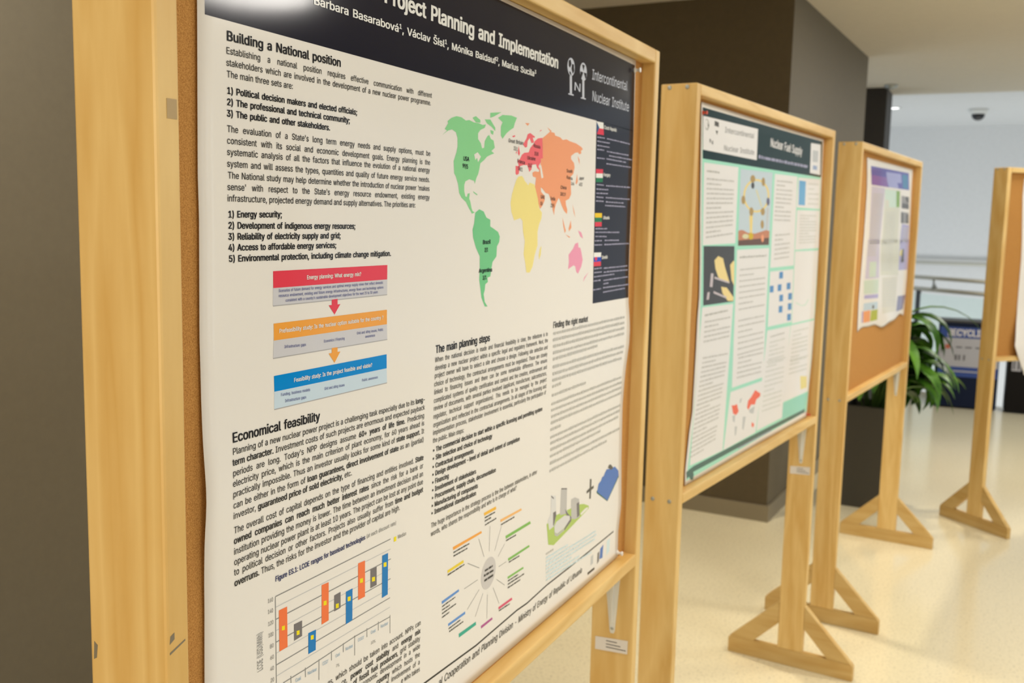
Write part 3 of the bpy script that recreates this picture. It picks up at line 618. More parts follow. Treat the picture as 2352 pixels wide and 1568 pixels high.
["world_map","paper",2,0,[[0.7979,1.7044],[0.8025,1.7056],[0.8079,1.6953],[0.8121,1.6867],[0.805,1.6854],[0.8008,1.6949]]],
["world_map","maporange",1,0,[[0.9489,1.7289],[0.9565,1.7231],[0.9586,1.7148],[0.9523,1.7217]]],
["world_map","maporange",1,0,[[0.9485,1.6995],[0.9523,1.687],[0.9471,1.682],[0.9428,1.6834]]],
["world_map","maporange",1,0,[[0.7422,1.7629],[0.7576,1.7639],[0.7512,1.7595]]],
["world_map","maporange",1,0,[[0.8214,1.7641],[0.84,1.7595],[0.8339,1.7582]]],
["world_map","maporange",1,0,[[0.8916,1.6265],[0.9071,1.6049],[0.9027,1.6013],[0.8947,1.6157]]],
["world_map","maporange",1,0,[[0.9052,1.5995],[0.9268,1.5948],[0.9221,1.5936]]],
["world_map","maporange",1,0,[[0.9186,1.6086],[0.927,1.6223],[0.9303,1.6104],[0.9213,1.604]]],
["world_map","maporange",1,0,[[0.9321,1.6489],[0.9402,1.6381],[0.946,1.6271],[0.9379,1.6362]]],
["world_map","mappink",1,0,[[0.96,1.6058],[0.9754,1.6021],[0.9839,1.5917],[0.9709,1.5955]]],
["world_map","mappink",1,0,[[0.9219,1.5655],[0.9404,1.5753],[0.9495,1.5835],[0.9617,1.5853],[0.9649,1.5768],[0.9725,1.5767],[0.9782,1.569],[0.9854,1.5556],[0.9803,1.5443],[0.9661,1.5325],[0.9583,1.5356],[0.9526,1.5452],[0.945,1.5473],[0.9213,1.5416],[0.9242,1.5535]]],
["world_map","mappink",1,0,[[1.015,1.5335],[0.9976,1.5226],[0.9903,1.5171],[0.9948,1.5246]]],
["flag_print","white",2,0,[[1.0288,1.7933],[1.0633,1.794],[1.0654,1.7835],[1.031,1.7826]]],
["flag_print","flagred",2,0,[[1.031,1.7826],[1.0654,1.7835],[1.0675,1.7729],[1.0331,1.7719]]],
["flag_print","flagblue",3,0,[[1.0288,1.7933],[1.0439,1.7838],[1.0331,1.7719]]],
["flag_print","flagred",2,0,[[1.0348,1.7122],[1.0696,1.7135],[1.0695,1.706],[1.0352,1.7046]]],
["flag_print","white",2,0,[[1.0352,1.7046],[1.0695,1.706],[1.0694,1.6984],[1.0356,1.6971]]],
["flag_print","flaggreen",2,0,[[1.0356,1.6971],[1.0694,1.6984],[1.0693,1.6909],[1.0361,1.6895]]],
["flag_print","flagyellow",2,0,[[1.0359,1.636],[1.0715,1.6364],[1.0715,1.6285],[1.0369,1.6282]]],
["flag_print","flaggreen",2,0,[[1.0369,1.6282],[1.0715,1.6285],[1.0715,1.6207],[1.0378,1.6203]]],
["flag_print","flagred",2,0,[[1.0378,1.6203],[1.0715,1.6207],[1.0715,1.6128],[1.0387,1.6125]]],
["flag_print","white",2,0,[[1.0376,1.5668],[1.0744,1.5664],[1.0744,1.5583],[1.0378,1.5587]]],
["flag_print","flagblue2",2,0,[[1.0378,1.5587],[1.0744,1.5583],[1.0744,1.5502],[1.0381,1.5506]]],
["flag_print","flagred",2,0,[[1.0381,1.5506],[1.0744,1.5502],[1.0744,1.5422],[1.0383,1.5425]]],
["flag_print","flagred",3,0,[[1.0431,1.5588],[1.0542,1.5587],[1.0546,1.5539],[1.0491,1.5518],[1.0435,1.554]]],
["plant_picture","leafgreen",1,0,[[0.8621,1.1205],[0.8714,1.0828],[0.8945,1.0753],[1.0541,1.098],[1.0536,1.1036],[1.0279,1.1133],[1.0073,1.1177],[0.9015,1.1258]]],
["plant_picture","bldg",2,0,[[0.8778,1.1657],[0.8973,1.1609],[0.9014,1.1273],[0.8939,1.1089],[0.8732,1.1075],[0.8669,1.125],[0.8782,1.1348]]],
["plant_picture","bldg2",2,0,[[0.9199,1.1685],[0.946,1.1623],[0.947,1.1242],[0.9534,1.1151],[0.9179,1.1214],[0.919,1.1314]]],
["plant_picture","bldg2",2,0,[[0.9696,1.1017],[0.9668,1.1371],[0.9841,1.1365],[1.0044,1.1284],[1.0093,1.0941],[0.9855,1.0959]]],
["plant_picture","paper",2,0,[[1.0129,1.0994],[1.0329,1.1027],[1.0495,1.1023],[1.0498,1.0983],[1.0173,1.0951]]],
["plant_picture","bargrey",3,0,[[0.9199,1.1685],[0.946,1.1623],[0.9454,1.1602],[0.9208,1.1661]]],
["plant_picture","bargrey",3,0,[[0.8876,1.1338],[0.8992,1.1337],[0.9015,1.1258],[0.8921,1.1094],[0.8892,1.1117]]],
["plant_picture","bargrey",3,0,[[0.9931,1.1229],[1.0049,1.123],[1.009,1.0973],[0.9972,1.0958]]],
["plant_picture","bargrey",3,0,[[0.8778,1.1657],[0.8886,1.1595],[0.8888,1.1565],[0.8779,1.1635]]],
["plant_picture","bargrey",3,0,[[0.9394,1.1269],[0.9534,1.1151],[0.9693,1.1048],[0.9699,1.0971],[0.9404,1.0887],[0.933,1.0893],[0.9583,1.1002],[0.9458,1.1155]]],
["plant_picture","bldg",4,0,[[0.894,1.1075],[0.9024,1.1139],[0.9384,1.1157],[0.9622,1.1085],[0.9638,1.1018],[0.9383,1.093],[0.9075,1.0913],[0.8965,1.0973]]],
["plant_picture","bldg2",5,0,[[0.8945,1.1008],[0.8984,1.0953],[0.9076,1.0905],[0.9383,1.0922],[0.9386,1.0892],[0.9079,1.0868],[0.8968,1.0921]]],
["plant_picture","darkgrey",2,0,[[1.0554,1.1534],[1.064,1.1514],[1.0631,1.1146],[1.0554,1.1157]]],
["plant_picture","darkgrey",2,0,[[1.0404,1.1343],[1.076,1.1367],[1.0766,1.1311],[1.0409,1.129]]],
["plant_picture","darkgrey",2,0,[[1.0445,1.1348],[1.0569,1.1365],[1.0718,1.1362],[1.0701,1.131],[1.0554,1.1298],[1.0438,1.1296]]],
["plant_picture","darkgreen",1,0,[[1.0926,1.1216],[1.093,1.1175],[1.1547,1.0862],[1.2159,1.1205],[1.2153,1.1257]]],
["plant_picture","countryblue",2,0,[[1.1435,1.1518],[1.1348,1.1472],[1.1285,1.1422],[1.1195,1.1418],[1.1146,1.1365],[1.1016,1.1331],[1.095,1.1194],[1.1545,1.0881],[1.2155,1.124],[1.2125,1.134],[1.1911,1.1471],[1.1696,1.1477]]],
["plant_picture","darkgrey",3,0,[[1.1568,1.1579],[1.1663,1.1566],[1.1815,1.1467],[1.1698,1.1451],[1.1503,1.1536]]],
["footer_rule","ink",2,0,[[0.4351,1.0129],[0.4351,1.0101],[0.6185,1.0039],[0.6185,1.0067]]],
["footer_rule","ink",2,0,[[0.6185,1.0067],[0.6185,1.0039],[0.7547,1.0087],[0.7547,1.0115]]],
["footer_rule","ink",2,0,[[0.7548,1.0115],[0.7546,1.0087],[0.7916,1.0072],[0.7918,1.01]]],
["footer_rule","ink",2,0,[[0.7916,1.01],[0.7918,1.0072],[0.8704,1.0118],[0.8702,1.0146]]],
["footer_rule","ink",2,0,[[0.8703,1.0146],[0.8703,1.0118],[0.9669,1.0117],[0.9669,1.0145]]],
["footer_rule","ink",2,0,[[0.9669,1.0145],[0.9669,1.0117],[1.1969,1.013],[1.1969,1.0158]]],
["footer_logo","lightgrey",1,0,[[1.0737,1.0006],[1.0869,1.0009],[1.0868,0.9836],[1.0735,0.983]]],
["footer_logo","ink",1,0,[[1.059,0.9741],[1.0953,0.9733],[1.0957,0.9689],[1.0594,0.9691]]],
["footer_logo","countryblue",1,0,[[1.1237,1.0007],[1.1403,1.0046],[1.1379,0.9787],[1.1207,0.9807]]],
["footer_logo","bargrey",1,0,[[1.1091,0.9963],[1.1191,0.9977],[1.1186,0.9781],[1.1082,0.9748]]],
["footer_logo","cyanpale",1,0,[[1.16,1.0055],[1.1776,1.0067],[1.1764,0.9805],[1.1598,0.9765]]],
["wheel_chart","boxgrey2",1,0,[[0.6771,1.1062],[0.6767,1.1098],[0.6756,1.1133],[0.6741,1.1165],[0.672,1.1194],[0.6694,1.1219],[0.6665,1.1239],[0.6632,1.1255],[0.6598,1.1264],[0.6562,1.1268],[0.6525,1.1266],[0.6489,1.1258],[0.6454,1.1245],[0.6421,1.1227],[0.6391,1.1204],[0.6365,1.1177],[0.6343,1.1147],[0.6326,1.1114],[0.6313,1.1079],[0.6306,1.1043],[0.6305,1.1007],[0.6309,1.0971],[0.6319,1.0937],[0.6334,1.0905],[0.6354,1.0877],[0.6379,1.0851],[0.6407,1.0831],[0.6439,1.0815],[0.6473,1.0804],[0.6509,1.08],[0.6545,1.08],[0.6582,1.0807],[0.6617,1.0819],[0.6651,1.0837],[0.6682,1.086],[0.6709,1.0887],[0.6732,1.0918],[0.675,1.0951],[0.6763,1.0987],[0.677,1.1024]]],
["wheel_chart","orange",1,0,[[0.5444,1.1752],[0.6283,1.1746],[0.6302,1.171],[0.5459,1.1704]]],
["wheel_chart","orange2",1,0,[[0.635,1.1995],[0.6734,1.1996],[0.675,1.1947],[0.6365,1.1948]]],
["wheel_chart","orange3",1,0,[[0.6888,1.1751],[0.7618,1.1739],[0.7635,1.1702],[0.6904,1.1708]]],
["wheel_chart","green",1,0,[[0.7079,1.1445],[0.7957,1.144],[0.7992,1.139],[0.7096,1.1395]]],
["wheel_chart","green",1,0,[[0.7184,1.1059],[0.7943,1.1051],[0.7967,1.1013],[0.72,1.1014]]],
["wheel_chart","green",1,0,[[0.7184,1.0767],[0.7743,1.0751],[0.776,1.0718],[0.7192,1.0728]]],
["wheel_chart","magenta",1,0,[[0.6891,1.0384],[0.7355,1.0379],[0.7372,1.0336],[0.6902,1.0341]]],
["wheel_chart","purple",1,0,[[0.6329,1.0297],[0.6689,1.0299],[0.6704,1.0261],[0.6338,1.0252]]],
["wheel_chart","wheelblue",1,0,[[0.5345,1.0694],[0.5833,1.0697],[0.5842,1.0657],[0.5353,1.0655]]],
["wheel_chart","wheelblue",1,0,[[0.5158,1.108],[0.5637,1.1091],[0.5646,1.1055],[0.5168,1.1036]]],
["wheel_chart","yellow2",1,0,[[0.5305,1.1465],[0.5757,1.1475],[0.577,1.1432],[0.5311,1.1424]]],
["wheel_chart","teal",1,0,[[0.5655,1.0433],[0.6168,1.0423],[0.6177,1.0369],[0.5667,1.0372]]],
["wheel_chart","grey",2,0,[[0.5884,1.1392],[0.588,1.1384],[0.6244,1.1199],[0.6248,1.1207]]],
["wheel_chart","grey",2,0,[[0.6214,1.1651],[0.6206,1.1647],[0.6381,1.1329],[0.6389,1.1333]]],
["wheel_chart","grey",2,0,[[0.6561,1.1745],[0.6553,1.1745],[0.6544,1.1362],[0.6552,1.1362]]],
["wheel_chart","grey",2,0,[[0.6938,1.164],[0.6932,1.1644],[0.6721,1.1318],[0.6727,1.1314]]],
["wheel_chart","grey",2,0,[[0.7058,1.1325],[0.7054,1.1331],[0.6838,1.1196],[0.6842,1.119]]],
["wheel_chart","grey",2,0,[[0.7128,1.1022],[0.7128,1.103],[0.6867,1.103],[0.6867,1.1022]]],
["wheel_chart","grey",2,0,[[0.6816,1.0849],[0.6812,1.0843],[0.7087,1.0663],[0.7091,1.0669]]],
["wheel_chart","grey",2,0,[[0.6704,1.0758],[0.6698,1.0754],[0.6908,1.0434],[0.6914,1.0438]]],
["wheel_chart","grey",2,0,[[0.6521,1.0715],[0.6513,1.0715],[0.6513,1.0343],[0.6521,1.0343]]],
["wheel_chart","grey",2,0,[[0.6377,1.0776],[0.6371,1.0782],[0.6142,1.0507],[0.6148,1.0501]]],
["wheel_chart","grey",2,0,[[0.6255,1.0874],[0.6251,1.0882],[0.5892,1.0704],[0.5896,1.0696]]],
["wheel_chart","grey",2,0,[[0.6201,1.1038],[0.6201,1.1046],[0.5796,1.1045],[0.5796,1.1037]]]],
[["mint_ground","mint",1,0,[[0.0982,1.9042],[1.1997,1.904],[1.2465,1.652],[1.256,1.3464],[1.2228,0.9728],[0.1011,0.9629],[0.1271,1.0947],[0.15,1.3025],[0.1384,1.527],[0.1193,1.6907]]],
["header_band","pine",2,1,[[0.0979,1.9063],[1.218,1.9098],[1.2273,1.7893],[0.1135,1.7828]]],
["header_logo_box","white2",3,0,[[0.1035,1.8862],[0.5327,1.8916],[0.5348,1.8048],[0.1127,1.8045]]],
["header_logo_box","white2",3,0,[[1.0794,1.8945],[1.1987,1.898],[1.215,1.7962],[1.0872,1.7972]]],
["institute_logo","greek",4,0,[[0.1473,1.8676],[0.1473,1.8644],[0.1465,1.8614],[0.1449,1.8586],[0.1427,1.8563],[0.1398,1.8546],[0.1366,1.8535],[0.1331,1.8531],[0.1295,1.8534],[0.126,1.8543],[0.1227,1.856],[0.1199,1.8581],[0.1177,1.8608],[0.1162,1.8637],[0.1154,1.8668],[0.1154,1.8699],[0.1161,1.8729],[0.1177,1.8756],[0.1199,1.8779],[0.1227,1.8797],[0.1259,1.8808],[0.1294,1.8813],[0.133,1.881],[0.1365,1.8801],[0.1398,1.8785],[0.1426,1.8763],[0.1449,1.8737],[0.1465,1.8707]]],
["institute_logo","white2",5,0,[[0.138,1.8683],[0.138,1.8661],[0.1375,1.8639],[0.1365,1.862],[0.135,1.8604],[0.1331,1.8592],[0.1309,1.8584],[0.1286,1.8581],[0.1262,1.8583],[0.1239,1.8591],[0.1217,1.8602],[0.1198,1.8618],[0.1183,1.8637],[0.1173,1.8658],[0.1167,1.868],[0.1167,1.8703],[0.1172,1.8724],[0.1182,1.8743],[0.1197,1.8759],[0.1215,1.8772],[0.1237,1.8779],[0.126,1.8782],[0.1284,1.878],[0.1307,1.8773],[0.1329,1.8762],[0.1348,1.8746],[0.1363,1.8727],[0.1374,1.8706]]],
["institute_logo","darkgrey",5,0,[[0.1305,1.8726],[0.1445,1.8684],[0.1454,1.8616],[0.1335,1.8647]]],
["institute_logo","darkgrey",4,0,[[0.1838,1.8817],[0.2141,1.8804],[0.2158,1.8686],[0.1835,1.8692]]],
["institute_logo","darkgrey",4,0,[[0.193,1.8583],[0.2111,1.8584],[0.2045,1.8474]]],
["header_logo_box","lightgrey",4,0,[[1.1041,1.8728],[1.1722,1.8748],[1.1738,1.8369],[1.109,1.8349]]],
["header_logo_box","slate2",4,0,[[1.1181,1.8244],[1.1696,1.8246],[1.1692,1.8107],[1.1177,1.8107]]],
["text_panels","white2",2,0,[[0.1236,1.7737],[0.3818,1.7766],[0.3868,1.5707],[0.1402,1.5677]]],
["text_panels","white2",2,0,[[0.1571,1.408],[0.3951,1.4035],[0.3674,0.9929],[0.1224,0.9988]]],
["text_panels","white2",2,0,[[0.4056,1.5523],[0.6973,1.5538],[0.7062,1.159],[0.4207,1.1633]]],
["text_panels","white2",2,0,[[0.4112,1.1527],[0.7034,1.1478],[0.6599,0.9939],[0.375,0.9919]]],
["text_panels","white2",2,0,[[0.7131,1.7756],[0.9486,1.7786],[0.9633,1.4941],[0.7179,1.4934]]],
["text_panels","white2",2,0,[[0.7199,1.482],[0.9638,1.4821],[0.9733,1.3098],[0.7258,1.3124]]],
["text_panels","white2",2,0,[[0.7235,1.301],[0.9657,1.2967],[0.9297,0.9963],[0.6694,0.9969]]],
["text_panels","white2",2,0,[[0.9602,1.7761],[1.2183,1.7819],[1.2352,1.6815],[0.958,1.6813]]],
["text_panels","white2",2,0,[[0.9651,1.6724],[1.2364,1.6763],[1.2522,1.5471],[0.9679,1.5445]]],
["text_panels","white2",2,0,[[0.9688,1.5399],[1.2491,1.539],[1.2478,1.3007],[0.98,1.3031]]],
["text_panels","white2",2,0,[[0.9708,1.2977],[1.2492,1.2944],[1.2247,1.0444],[0.9249,1.0476]]],
["footer_strip","pine2",3,0,[[0.0984,0.9865],[0.1486,0.9924],[1.1952,0.9856],[1.1981,0.972],[0.1504,0.9768],[0.1036,0.967]]],
["footer_strip","mint2",2,0,[[0.9303,1.0439],[1.2254,1.0412],[1.1962,0.981],[0.9306,0.9915]]],
["footer_strip","pine2",4,0,[[0.1169,0.9895],[0.1395,0.9912],[0.152,0.9696],[0.1505,0.9547],[0.1303,0.9591],[0.1155,0.9748]]],
["pellet_photo","charcoal",3,0,[[0.1472,1.5655],[0.3822,1.563],[0.3956,1.4099],[0.1636,1.4126]]],
["pellet_photo","fingers",4,0,[[0.2302,1.5276],[0.257,1.5382],[0.2942,1.5312],[0.3123,1.5079],[0.3567,1.4628],[0.3029,1.4702],[0.2649,1.4818],[0.2403,1.505]]],
["pellet_photo","fingers",4,0,[[0.3532,1.5119],[0.3786,1.5229],[0.3866,1.5214],[0.3953,1.4533],[0.371,1.47]]],
["pellet_photo","fingers",4,0,[[0.2903,1.4555],[0.3356,1.4509],[0.3938,1.422],[0.3938,1.4115],[0.3485,1.4141],[0.3039,1.4371]]],
["pellet_photo","steel",5,0,[[0.2083,1.4942],[0.2279,1.493],[0.2243,1.4573],[0.2046,1.4594]]],
["pellet_photo","steel",5,0,[[0.236,1.4848],[0.3484,1.467],[0.353,1.4617],[0.2368,1.4791]]],
["pellet_photo","steel",5,0,[[0.1894,1.4454],[0.2064,1.4457],[0.2021,1.4262],[0.1851,1.426]]],
["pellet_photo","steel",5,0,[[0.2341,1.4469],[0.3353,1.4264],[0.3361,1.4212],[0.235,1.4406]]],
["cycle_diagram","diagbg",3,0,[[0.3998,1.7731],[0.6913,1.7776],[0.6918,1.563],[0.4112,1.5635]]],
["cycle_diagram","ringyellow",4,0,[[0.6717,1.7069],[0.6704,1.6984],[0.6545,1.6992],[0.6556,1.7068]]],
["cycle_diagram","ringyellow",4,0,[[0.6704,1.6984],[0.6652,1.6901],[0.6501,1.6918],[0.6545,1.6992]]],
["cycle_diagram","ringyellow",4,0,[[0.6652,1.6901],[0.6565,1.6823],[0.6425,1.6848],[0.6501,1.6918]]],
["cycle_diagram","ringyellow",4,0,[[0.6565,1.6823],[0.6445,1.6752],[0.6321,1.6785],[0.6425,1.6848]]],
["cycle_diagram","ringyellow",4,0,[[0.6445,1.6752],[0.6295,1.6691],[0.6191,1.6731],[0.6321,1.6785]]],
["cycle_diagram","ringyellow",4,0,[[0.6295,1.6691],[0.6122,1.6642],[0.6041,1.6686],[0.6191,1.6731]]],
["cycle_diagram","ringyellow",4,0,[[0.6122,1.6642],[0.5931,1.6606],[0.5875,1.6654],[0.6041,1.6686]]],
["cycle_diagram","ringyellow",4,0,[[0.5931,1.6606],[0.5729,1.6583],[0.5699,1.6634],[0.5875,1.6654]]],
["cycle_diagram","ringyellow",4,0,[[0.5729,1.6583],[0.5521,1.6576],[0.5518,1.6626],[0.5699,1.6634]]],
["cycle_diagram","ringyellow",4,0,[[0.5521,1.6576],[0.5315,1.6583],[0.5338,1.6632],[0.5518,1.6626]]],
["cycle_diagram","ringyellow",4,0,[[0.5315,1.6583],[0.5116,1.6603],[0.5164,1.665],[0.5338,1.6632]]],
["cycle_diagram","ringyellow",4,0,[[0.5116,1.6603],[0.4931,1.6637],[0.5002,1.668],[0.5164,1.665]]],
["cycle_diagram","ringyellow",4,0,[[0.4931,1.6637],[0.4764,1.6683],[0.4856,1.6721],[0.5002,1.668]]],
["cycle_diagram","ringyellow",4,0,[[0.4764,1.6683],[0.462,1.6739],[0.473,1.6771],[0.4856,1.6721]]],
["cycle_diagram","ringyellow",4,0,[[0.462,1.6739],[0.4504,1.6804],[0.4627,1.6829],[0.473,1.6771]]],
["cycle_diagram","ringyellow",4,0,[[0.4504,1.6804],[0.4417,1.6876],[0.4551,1.6893],[0.4627,1.6829]]],
["cycle_diagram","ringyellow",4,0,[[0.4417,1.6876],[0.4363,1.6952],[0.4503,1.6962],[0.4551,1.6893]]],
["cycle_diagram","ringyellow",4,0,[[0.4363,1.6952],[0.4341,1.7031],[0.4484,1.7033],[0.4503,1.6962]]],
["cycle_diagram","ringyellow",4,0,[[0.4341,1.7031],[0.4354,1.7111],[0.4495,1.7104],[0.4484,1.7033]]],
["cycle_diagram","ringyellow",4,0,[[0.4354,1.7111],[0.44,1.7189],[0.4535,1.7174],[0.4495,1.7104]]],
["cycle_diagram","ringyellow",4,0,[[0.44,1.7189],[0.4478,1.7263],[0.4604,1.724],[0.4535,1.7174]]],
["cycle_diagram","ringyellow",4,0,[[0.4478,1.7263],[0.4587,1.7331],[0.47,1.7301],[0.4604,1.724]]],
["cycle_diagram","ringyellow",4,0,[[0.4587,1.7331],[0.4723,1.7391],[0.4819,1.7355],[0.47,1.7301]]],
["cycle_diagram","ringyellow",4,0,[[0.4723,1.7391],[0.4884,1.7442],[0.496,1.74],[0.4819,1.7355]]],
["cycle_diagram","ringyellow",4,0,[[0.4884,1.7442],[0.5064,1.7481],[0.5118,1.7436],[0.496,1.74]]],
["cycle_diagram","ringyellow",4,0,[[0.5064,1.7481],[0.5259,1.7508],[0.5288,1.7459],[0.5118,1.7436]]],
["cycle_diagram","ringyellow",4,0,[[0.5259,1.7508],[0.5463,1.7521],[0.5466,1.7471],[0.5288,1.7459]]],
["cycle_diagram","ringyellow",4,0,[[0.5463,1.7521],[0.567,1.752],[0.5647,1.747],[0.5466,1.7471]]],
["cycle_diagram","ringyellow",4,0,[[0.567,1.752],[0.5874,1.7505],[0.5824,1.7456],[0.5647,1.747]]],
["cycle_diagram","ringyellow",4,0,[[0.5874,1.7505],[0.6068,1.7475],[0.5993,1.7429],[0.5824,1.7456]]],
["cycle_diagram","ringyellow",4,0,[[0.6068,1.7475],[0.6247,1.7432],[0.6148,1.739],[0.5993,1.7429]]],
["cycle_diagram","ringyellow",4,0,[[0.6247,1.7432],[0.6403,1.7376],[0.6284,1.7341],[0.6148,1.739]]],
["cycle_diagram","ringyellow",4,0,[[0.6403,1.7376],[0.6532,1.731],[0.6396,1.7282],[0.6284,1.7341]]],
["cycle_diagram","ringyellow",4,0,[[0.6532,1.731],[0.663,1.7235],[0.6481,1.7215],[0.6396,1.7282]]],
["cycle_diagram","ringyellow",4,0,[[0.663,1.7235],[0.6692,1.7154],[0.6535,1.7143],[0.6481,1.7215]]],
["cycle_diagram","ringyellow",4,0,[[0.6692,1.7154],[0.6717,1.7069],[0.6556,1.7068],[0.6535,1.7143]]],
["cycle_diagram","ringyellow",4,0,[[0.4962,1.648],[0.5259,1.6484],[0.527,1.5963],[0.5096,1.5963]]],
["cycle_diagram","lightgrey",4,0,[[0.6509,1.6732],[0.6722,1.6737],[0.6684,1.6046],[0.655,1.6045]]],
["cycle_diagram","ringpale",4,0,[[0.5389,1.7212],[0.5512,1.7232],[0.6083,1.6755],[0.5982,1.6737]]],
["cycle_diagram","soilbrown",4,0,[[0.4073,1.604],[0.4256,1.6071],[0.4495,1.6064],[0.4894,1.5995],[0.5547,1.5971],[0.6104,1.6028],[0.6571,1.6078],[0.691,1.6046],[0.6919,1.5631],[0.4113,1.5635]]],
["cycle_diagram","soildark",5,0,[[0.4099,1.578],[0.6897,1.5847],[0.6919,1.5631],[0.4113,1.5635]]],
["cycle_diagram","brown",6,0,[[0.5311,1.7522],[0.529,1.7466],[0.5215,1.7423],[0.5106,1.7404],[0.4993,1.7413],[0.4906,1.7449],[0.4868,1.7501],[0.4889,1.7556],[0.4963,1.7599],[0.507,1.7619],[0.5184,1.761],[0.5272,1.7575]]],
["cycle_diagram","charcoal",6,0,[[0.5268,1.7332],[0.5256,1.7285],[0.5207,1.7249],[0.5135,1.7233],[0.5059,1.7243],[0.4999,1.7275],[0.4972,1.732],[0.4984,1.7367],[0.5032,1.7403],[0.5104,1.7419],[0.518,1.741],[0.524,1.7378]]],
["cycle_diagram","brown",6,0,[[0.623,1.7476],[0.6219,1.7411],[0.6166,1.7362],[0.6085,1.7342],[0.6,1.7355],[0.5931,1.7399],[0.5898,1.7461],[0.5909,1.7526],[0.5961,1.7575],[0.6041,1.7596],[0.6127,1.7582],[0.6196,1.7539]]],
["cycle_diagram","brown",6,0,[[0.4529,1.6904],[0.4516,1.6842],[0.4462,1.6796],[0.4382,1.6777],[0.4296,1.6792],[0.4229,1.6834],[0.4198,1.6894],[0.421,1.6956],[0.4263,1.7002],[0.4343,1.7021],[0.4428,1.7007],[0.4497,1.6964]]],
["cycle_diagram","purplegrey",6,0,[[0.676,1.6918],[0.6751,1.6857],[0.6704,1.681],[0.6632,1.6792],[0.6554,1.6807],[0.6492,1.685],[0.6462,1.691],[0.6471,1.6971],[0.6517,1.7017],[0.6589,1.7036],[0.6666,1.7022],[0.6729,1.6979]]],
["cycle_diagram","brown",6,0,[[0.5306,1.6596],[0.5291,1.6532],[0.5229,1.6485],[0.5137,1.6467],[0.5041,1.6482],[0.4965,1.6527],[0.493,1.6589],[0.4944,1.6651],[0.5005,1.6698],[0.5096,1.6717],[0.5193,1.6702],[0.527,1.6658]]],
["cycle_diagram","brown",6,0,[[0.636,1.6615],[0.6343,1.6558],[0.6277,1.6515],[0.618,1.6499],[0.6078,1.6512],[0.5998,1.6552],[0.5962,1.6608],[0.5979,1.6664],[0.6044,1.6707],[0.614,1.6724],[0.6242,1.6711],[0.6323,1.6671]]],
["cycle_diagram","brown",6,0,[[0.633,1.6241],[0.632,1.6175],[0.627,1.6127],[0.6194,1.611],[0.6113,1.6127],[0.6048,1.6174],[0.6016,1.6238],[0.6025,1.6303],[0.6074,1.635],[0.615,1.6369],[0.6231,1.6352],[0.6297,1.6305]]],
["cycle_diagram","ringdark",6,0,[[0.5407,1.59],[0.5385,1.5848],[0.5308,1.5811],[0.5198,1.5798],[0.5084,1.5812],[0.4996,1.585],[0.4958,1.5901],[0.4979,1.5952],[0.5055,1.5989],[0.5164,1.6003],[0.5279,1.5989],[0.5368,1.5952]]],
["cycle_diagram","maporange",6,0,[[0.6401,1.5832],[0.6393,1.5775],[0.6352,1.5733],[0.6288,1.5718],[0.622,1.5734],[0.6165,1.5776],[0.6137,1.5833],[0.6145,1.589],[0.6186,1.5932],[0.6249,1.5947],[0.6317,1.5932],[0.6373,1.589]]],
["cycle_diagram","ringpale",6,0,[[0.5009,1.5893],[0.4975,1.5858],[0.4871,1.5832],[0.4726,1.5823],[0.458,1.5833],[0.447,1.5859],[0.4426,1.5894],[0.4459,1.5929],[0.456,1.5954],[0.4704,1.5964],[0.4851,1.5954],[0.4963,1.5928]]],
["block_diagram","blockblue",3,0,[[0.8126,1.4775],[0.8518,1.4777],[0.8538,1.4565],[0.8145,1.4565]]],
["block_diagram","blockblue",3,0,[[0.7244,1.4381],[0.7621,1.4378],[0.764,1.417],[0.7262,1.4175]]],
["block_diagram","blockblue",3,0,[[0.8032,1.439],[0.8423,1.4388],[0.8443,1.4175],[0.8051,1.4179]]],
["block_diagram","blockblue",3,0,[[0.898,1.44],[0.9389,1.4398],[0.9411,1.418],[0.9001,1.4184]]],
["block_diagram","blockblue",3,0,[[0.8259,1.4053],[0.8655,1.4047],[0.8675,1.3833],[0.8279,1.384]]],
["block_diagram","blockblue",3,0,[[0.9198,1.4059],[0.9612,1.4053],[0.9634,1.3833],[0.9219,1.3841]]],
["block_diagram","blockblue",3,0,[[0.8265,1.3701],[0.8662,1.3692],[0.8682,1.3476],[0.8285,1.3488]]],
["block_diagram","blockblue",3,0,[[0.922,1.3728],[0.9636,1.3719],[0.9658,1.3497],[0.9242,1.3509]]],
["block_diagram","blockblue",3,0,[[0.9214,1.3385],[0.963,1.3372],[0.9652,1.315],[0.9235,1.3166]]],
["block_diagram","blockblue2",3,0,[[0.9699,1.7676],[1.0452,1.7679],[1.0506,1.6896],[0.9773,1.6893]]],
["small_map","mapred2",3,0,[[0.6354,1.1281],[0.6888,1.1104],[0.6867,1.1014],[0.6513,1.0971],[0.6394,1.0827],[0.6031,1.0881],[0.5808,1.0756],[0.5655,1.0847],[0.5727,1.1039],[0.5993,1.1114]]],
["small_map","mapred2",3,0,[[0.4254,1.1124],[0.4517,1.1085],[0.471,1.11],[0.4913,1.0849],[0.4694,1.0773],[0.4422,1.0859]]],
["small_map","mapred2",3,0,[[0.6192,1.0329],[0.6423,1.0222],[0.6367,1.0127],[0.6179,1.0193]]],
["small_map","lightgrey",3,0,[[0.5844,1.075],[0.6402,1.078],[0.6295,1.0566],[0.593,1.0646]]],
["small_map","lightgrey",3,0,[[0.5315,1.063],[0.5594,1.0585],[0.545,1.0203],[0.5303,1.0273]]],
["small_map","lightgrey",3,0,[[0.4612,1.0456],[0.4847,1.0417],[0.4785,1.0184],[0.4657,1.0162]]],
["small_map","lightgrey",3,0,[[0.4958,1.1195],[0.5156,1.1211],[0.5074,1.109],[0.4942,1.1087]]],
["small_map","lightgrey",3,0,[[0.4366,1.0803],[0.4628,1.0783],[0.4595,1.0569],[0.4423,1.0641]]],
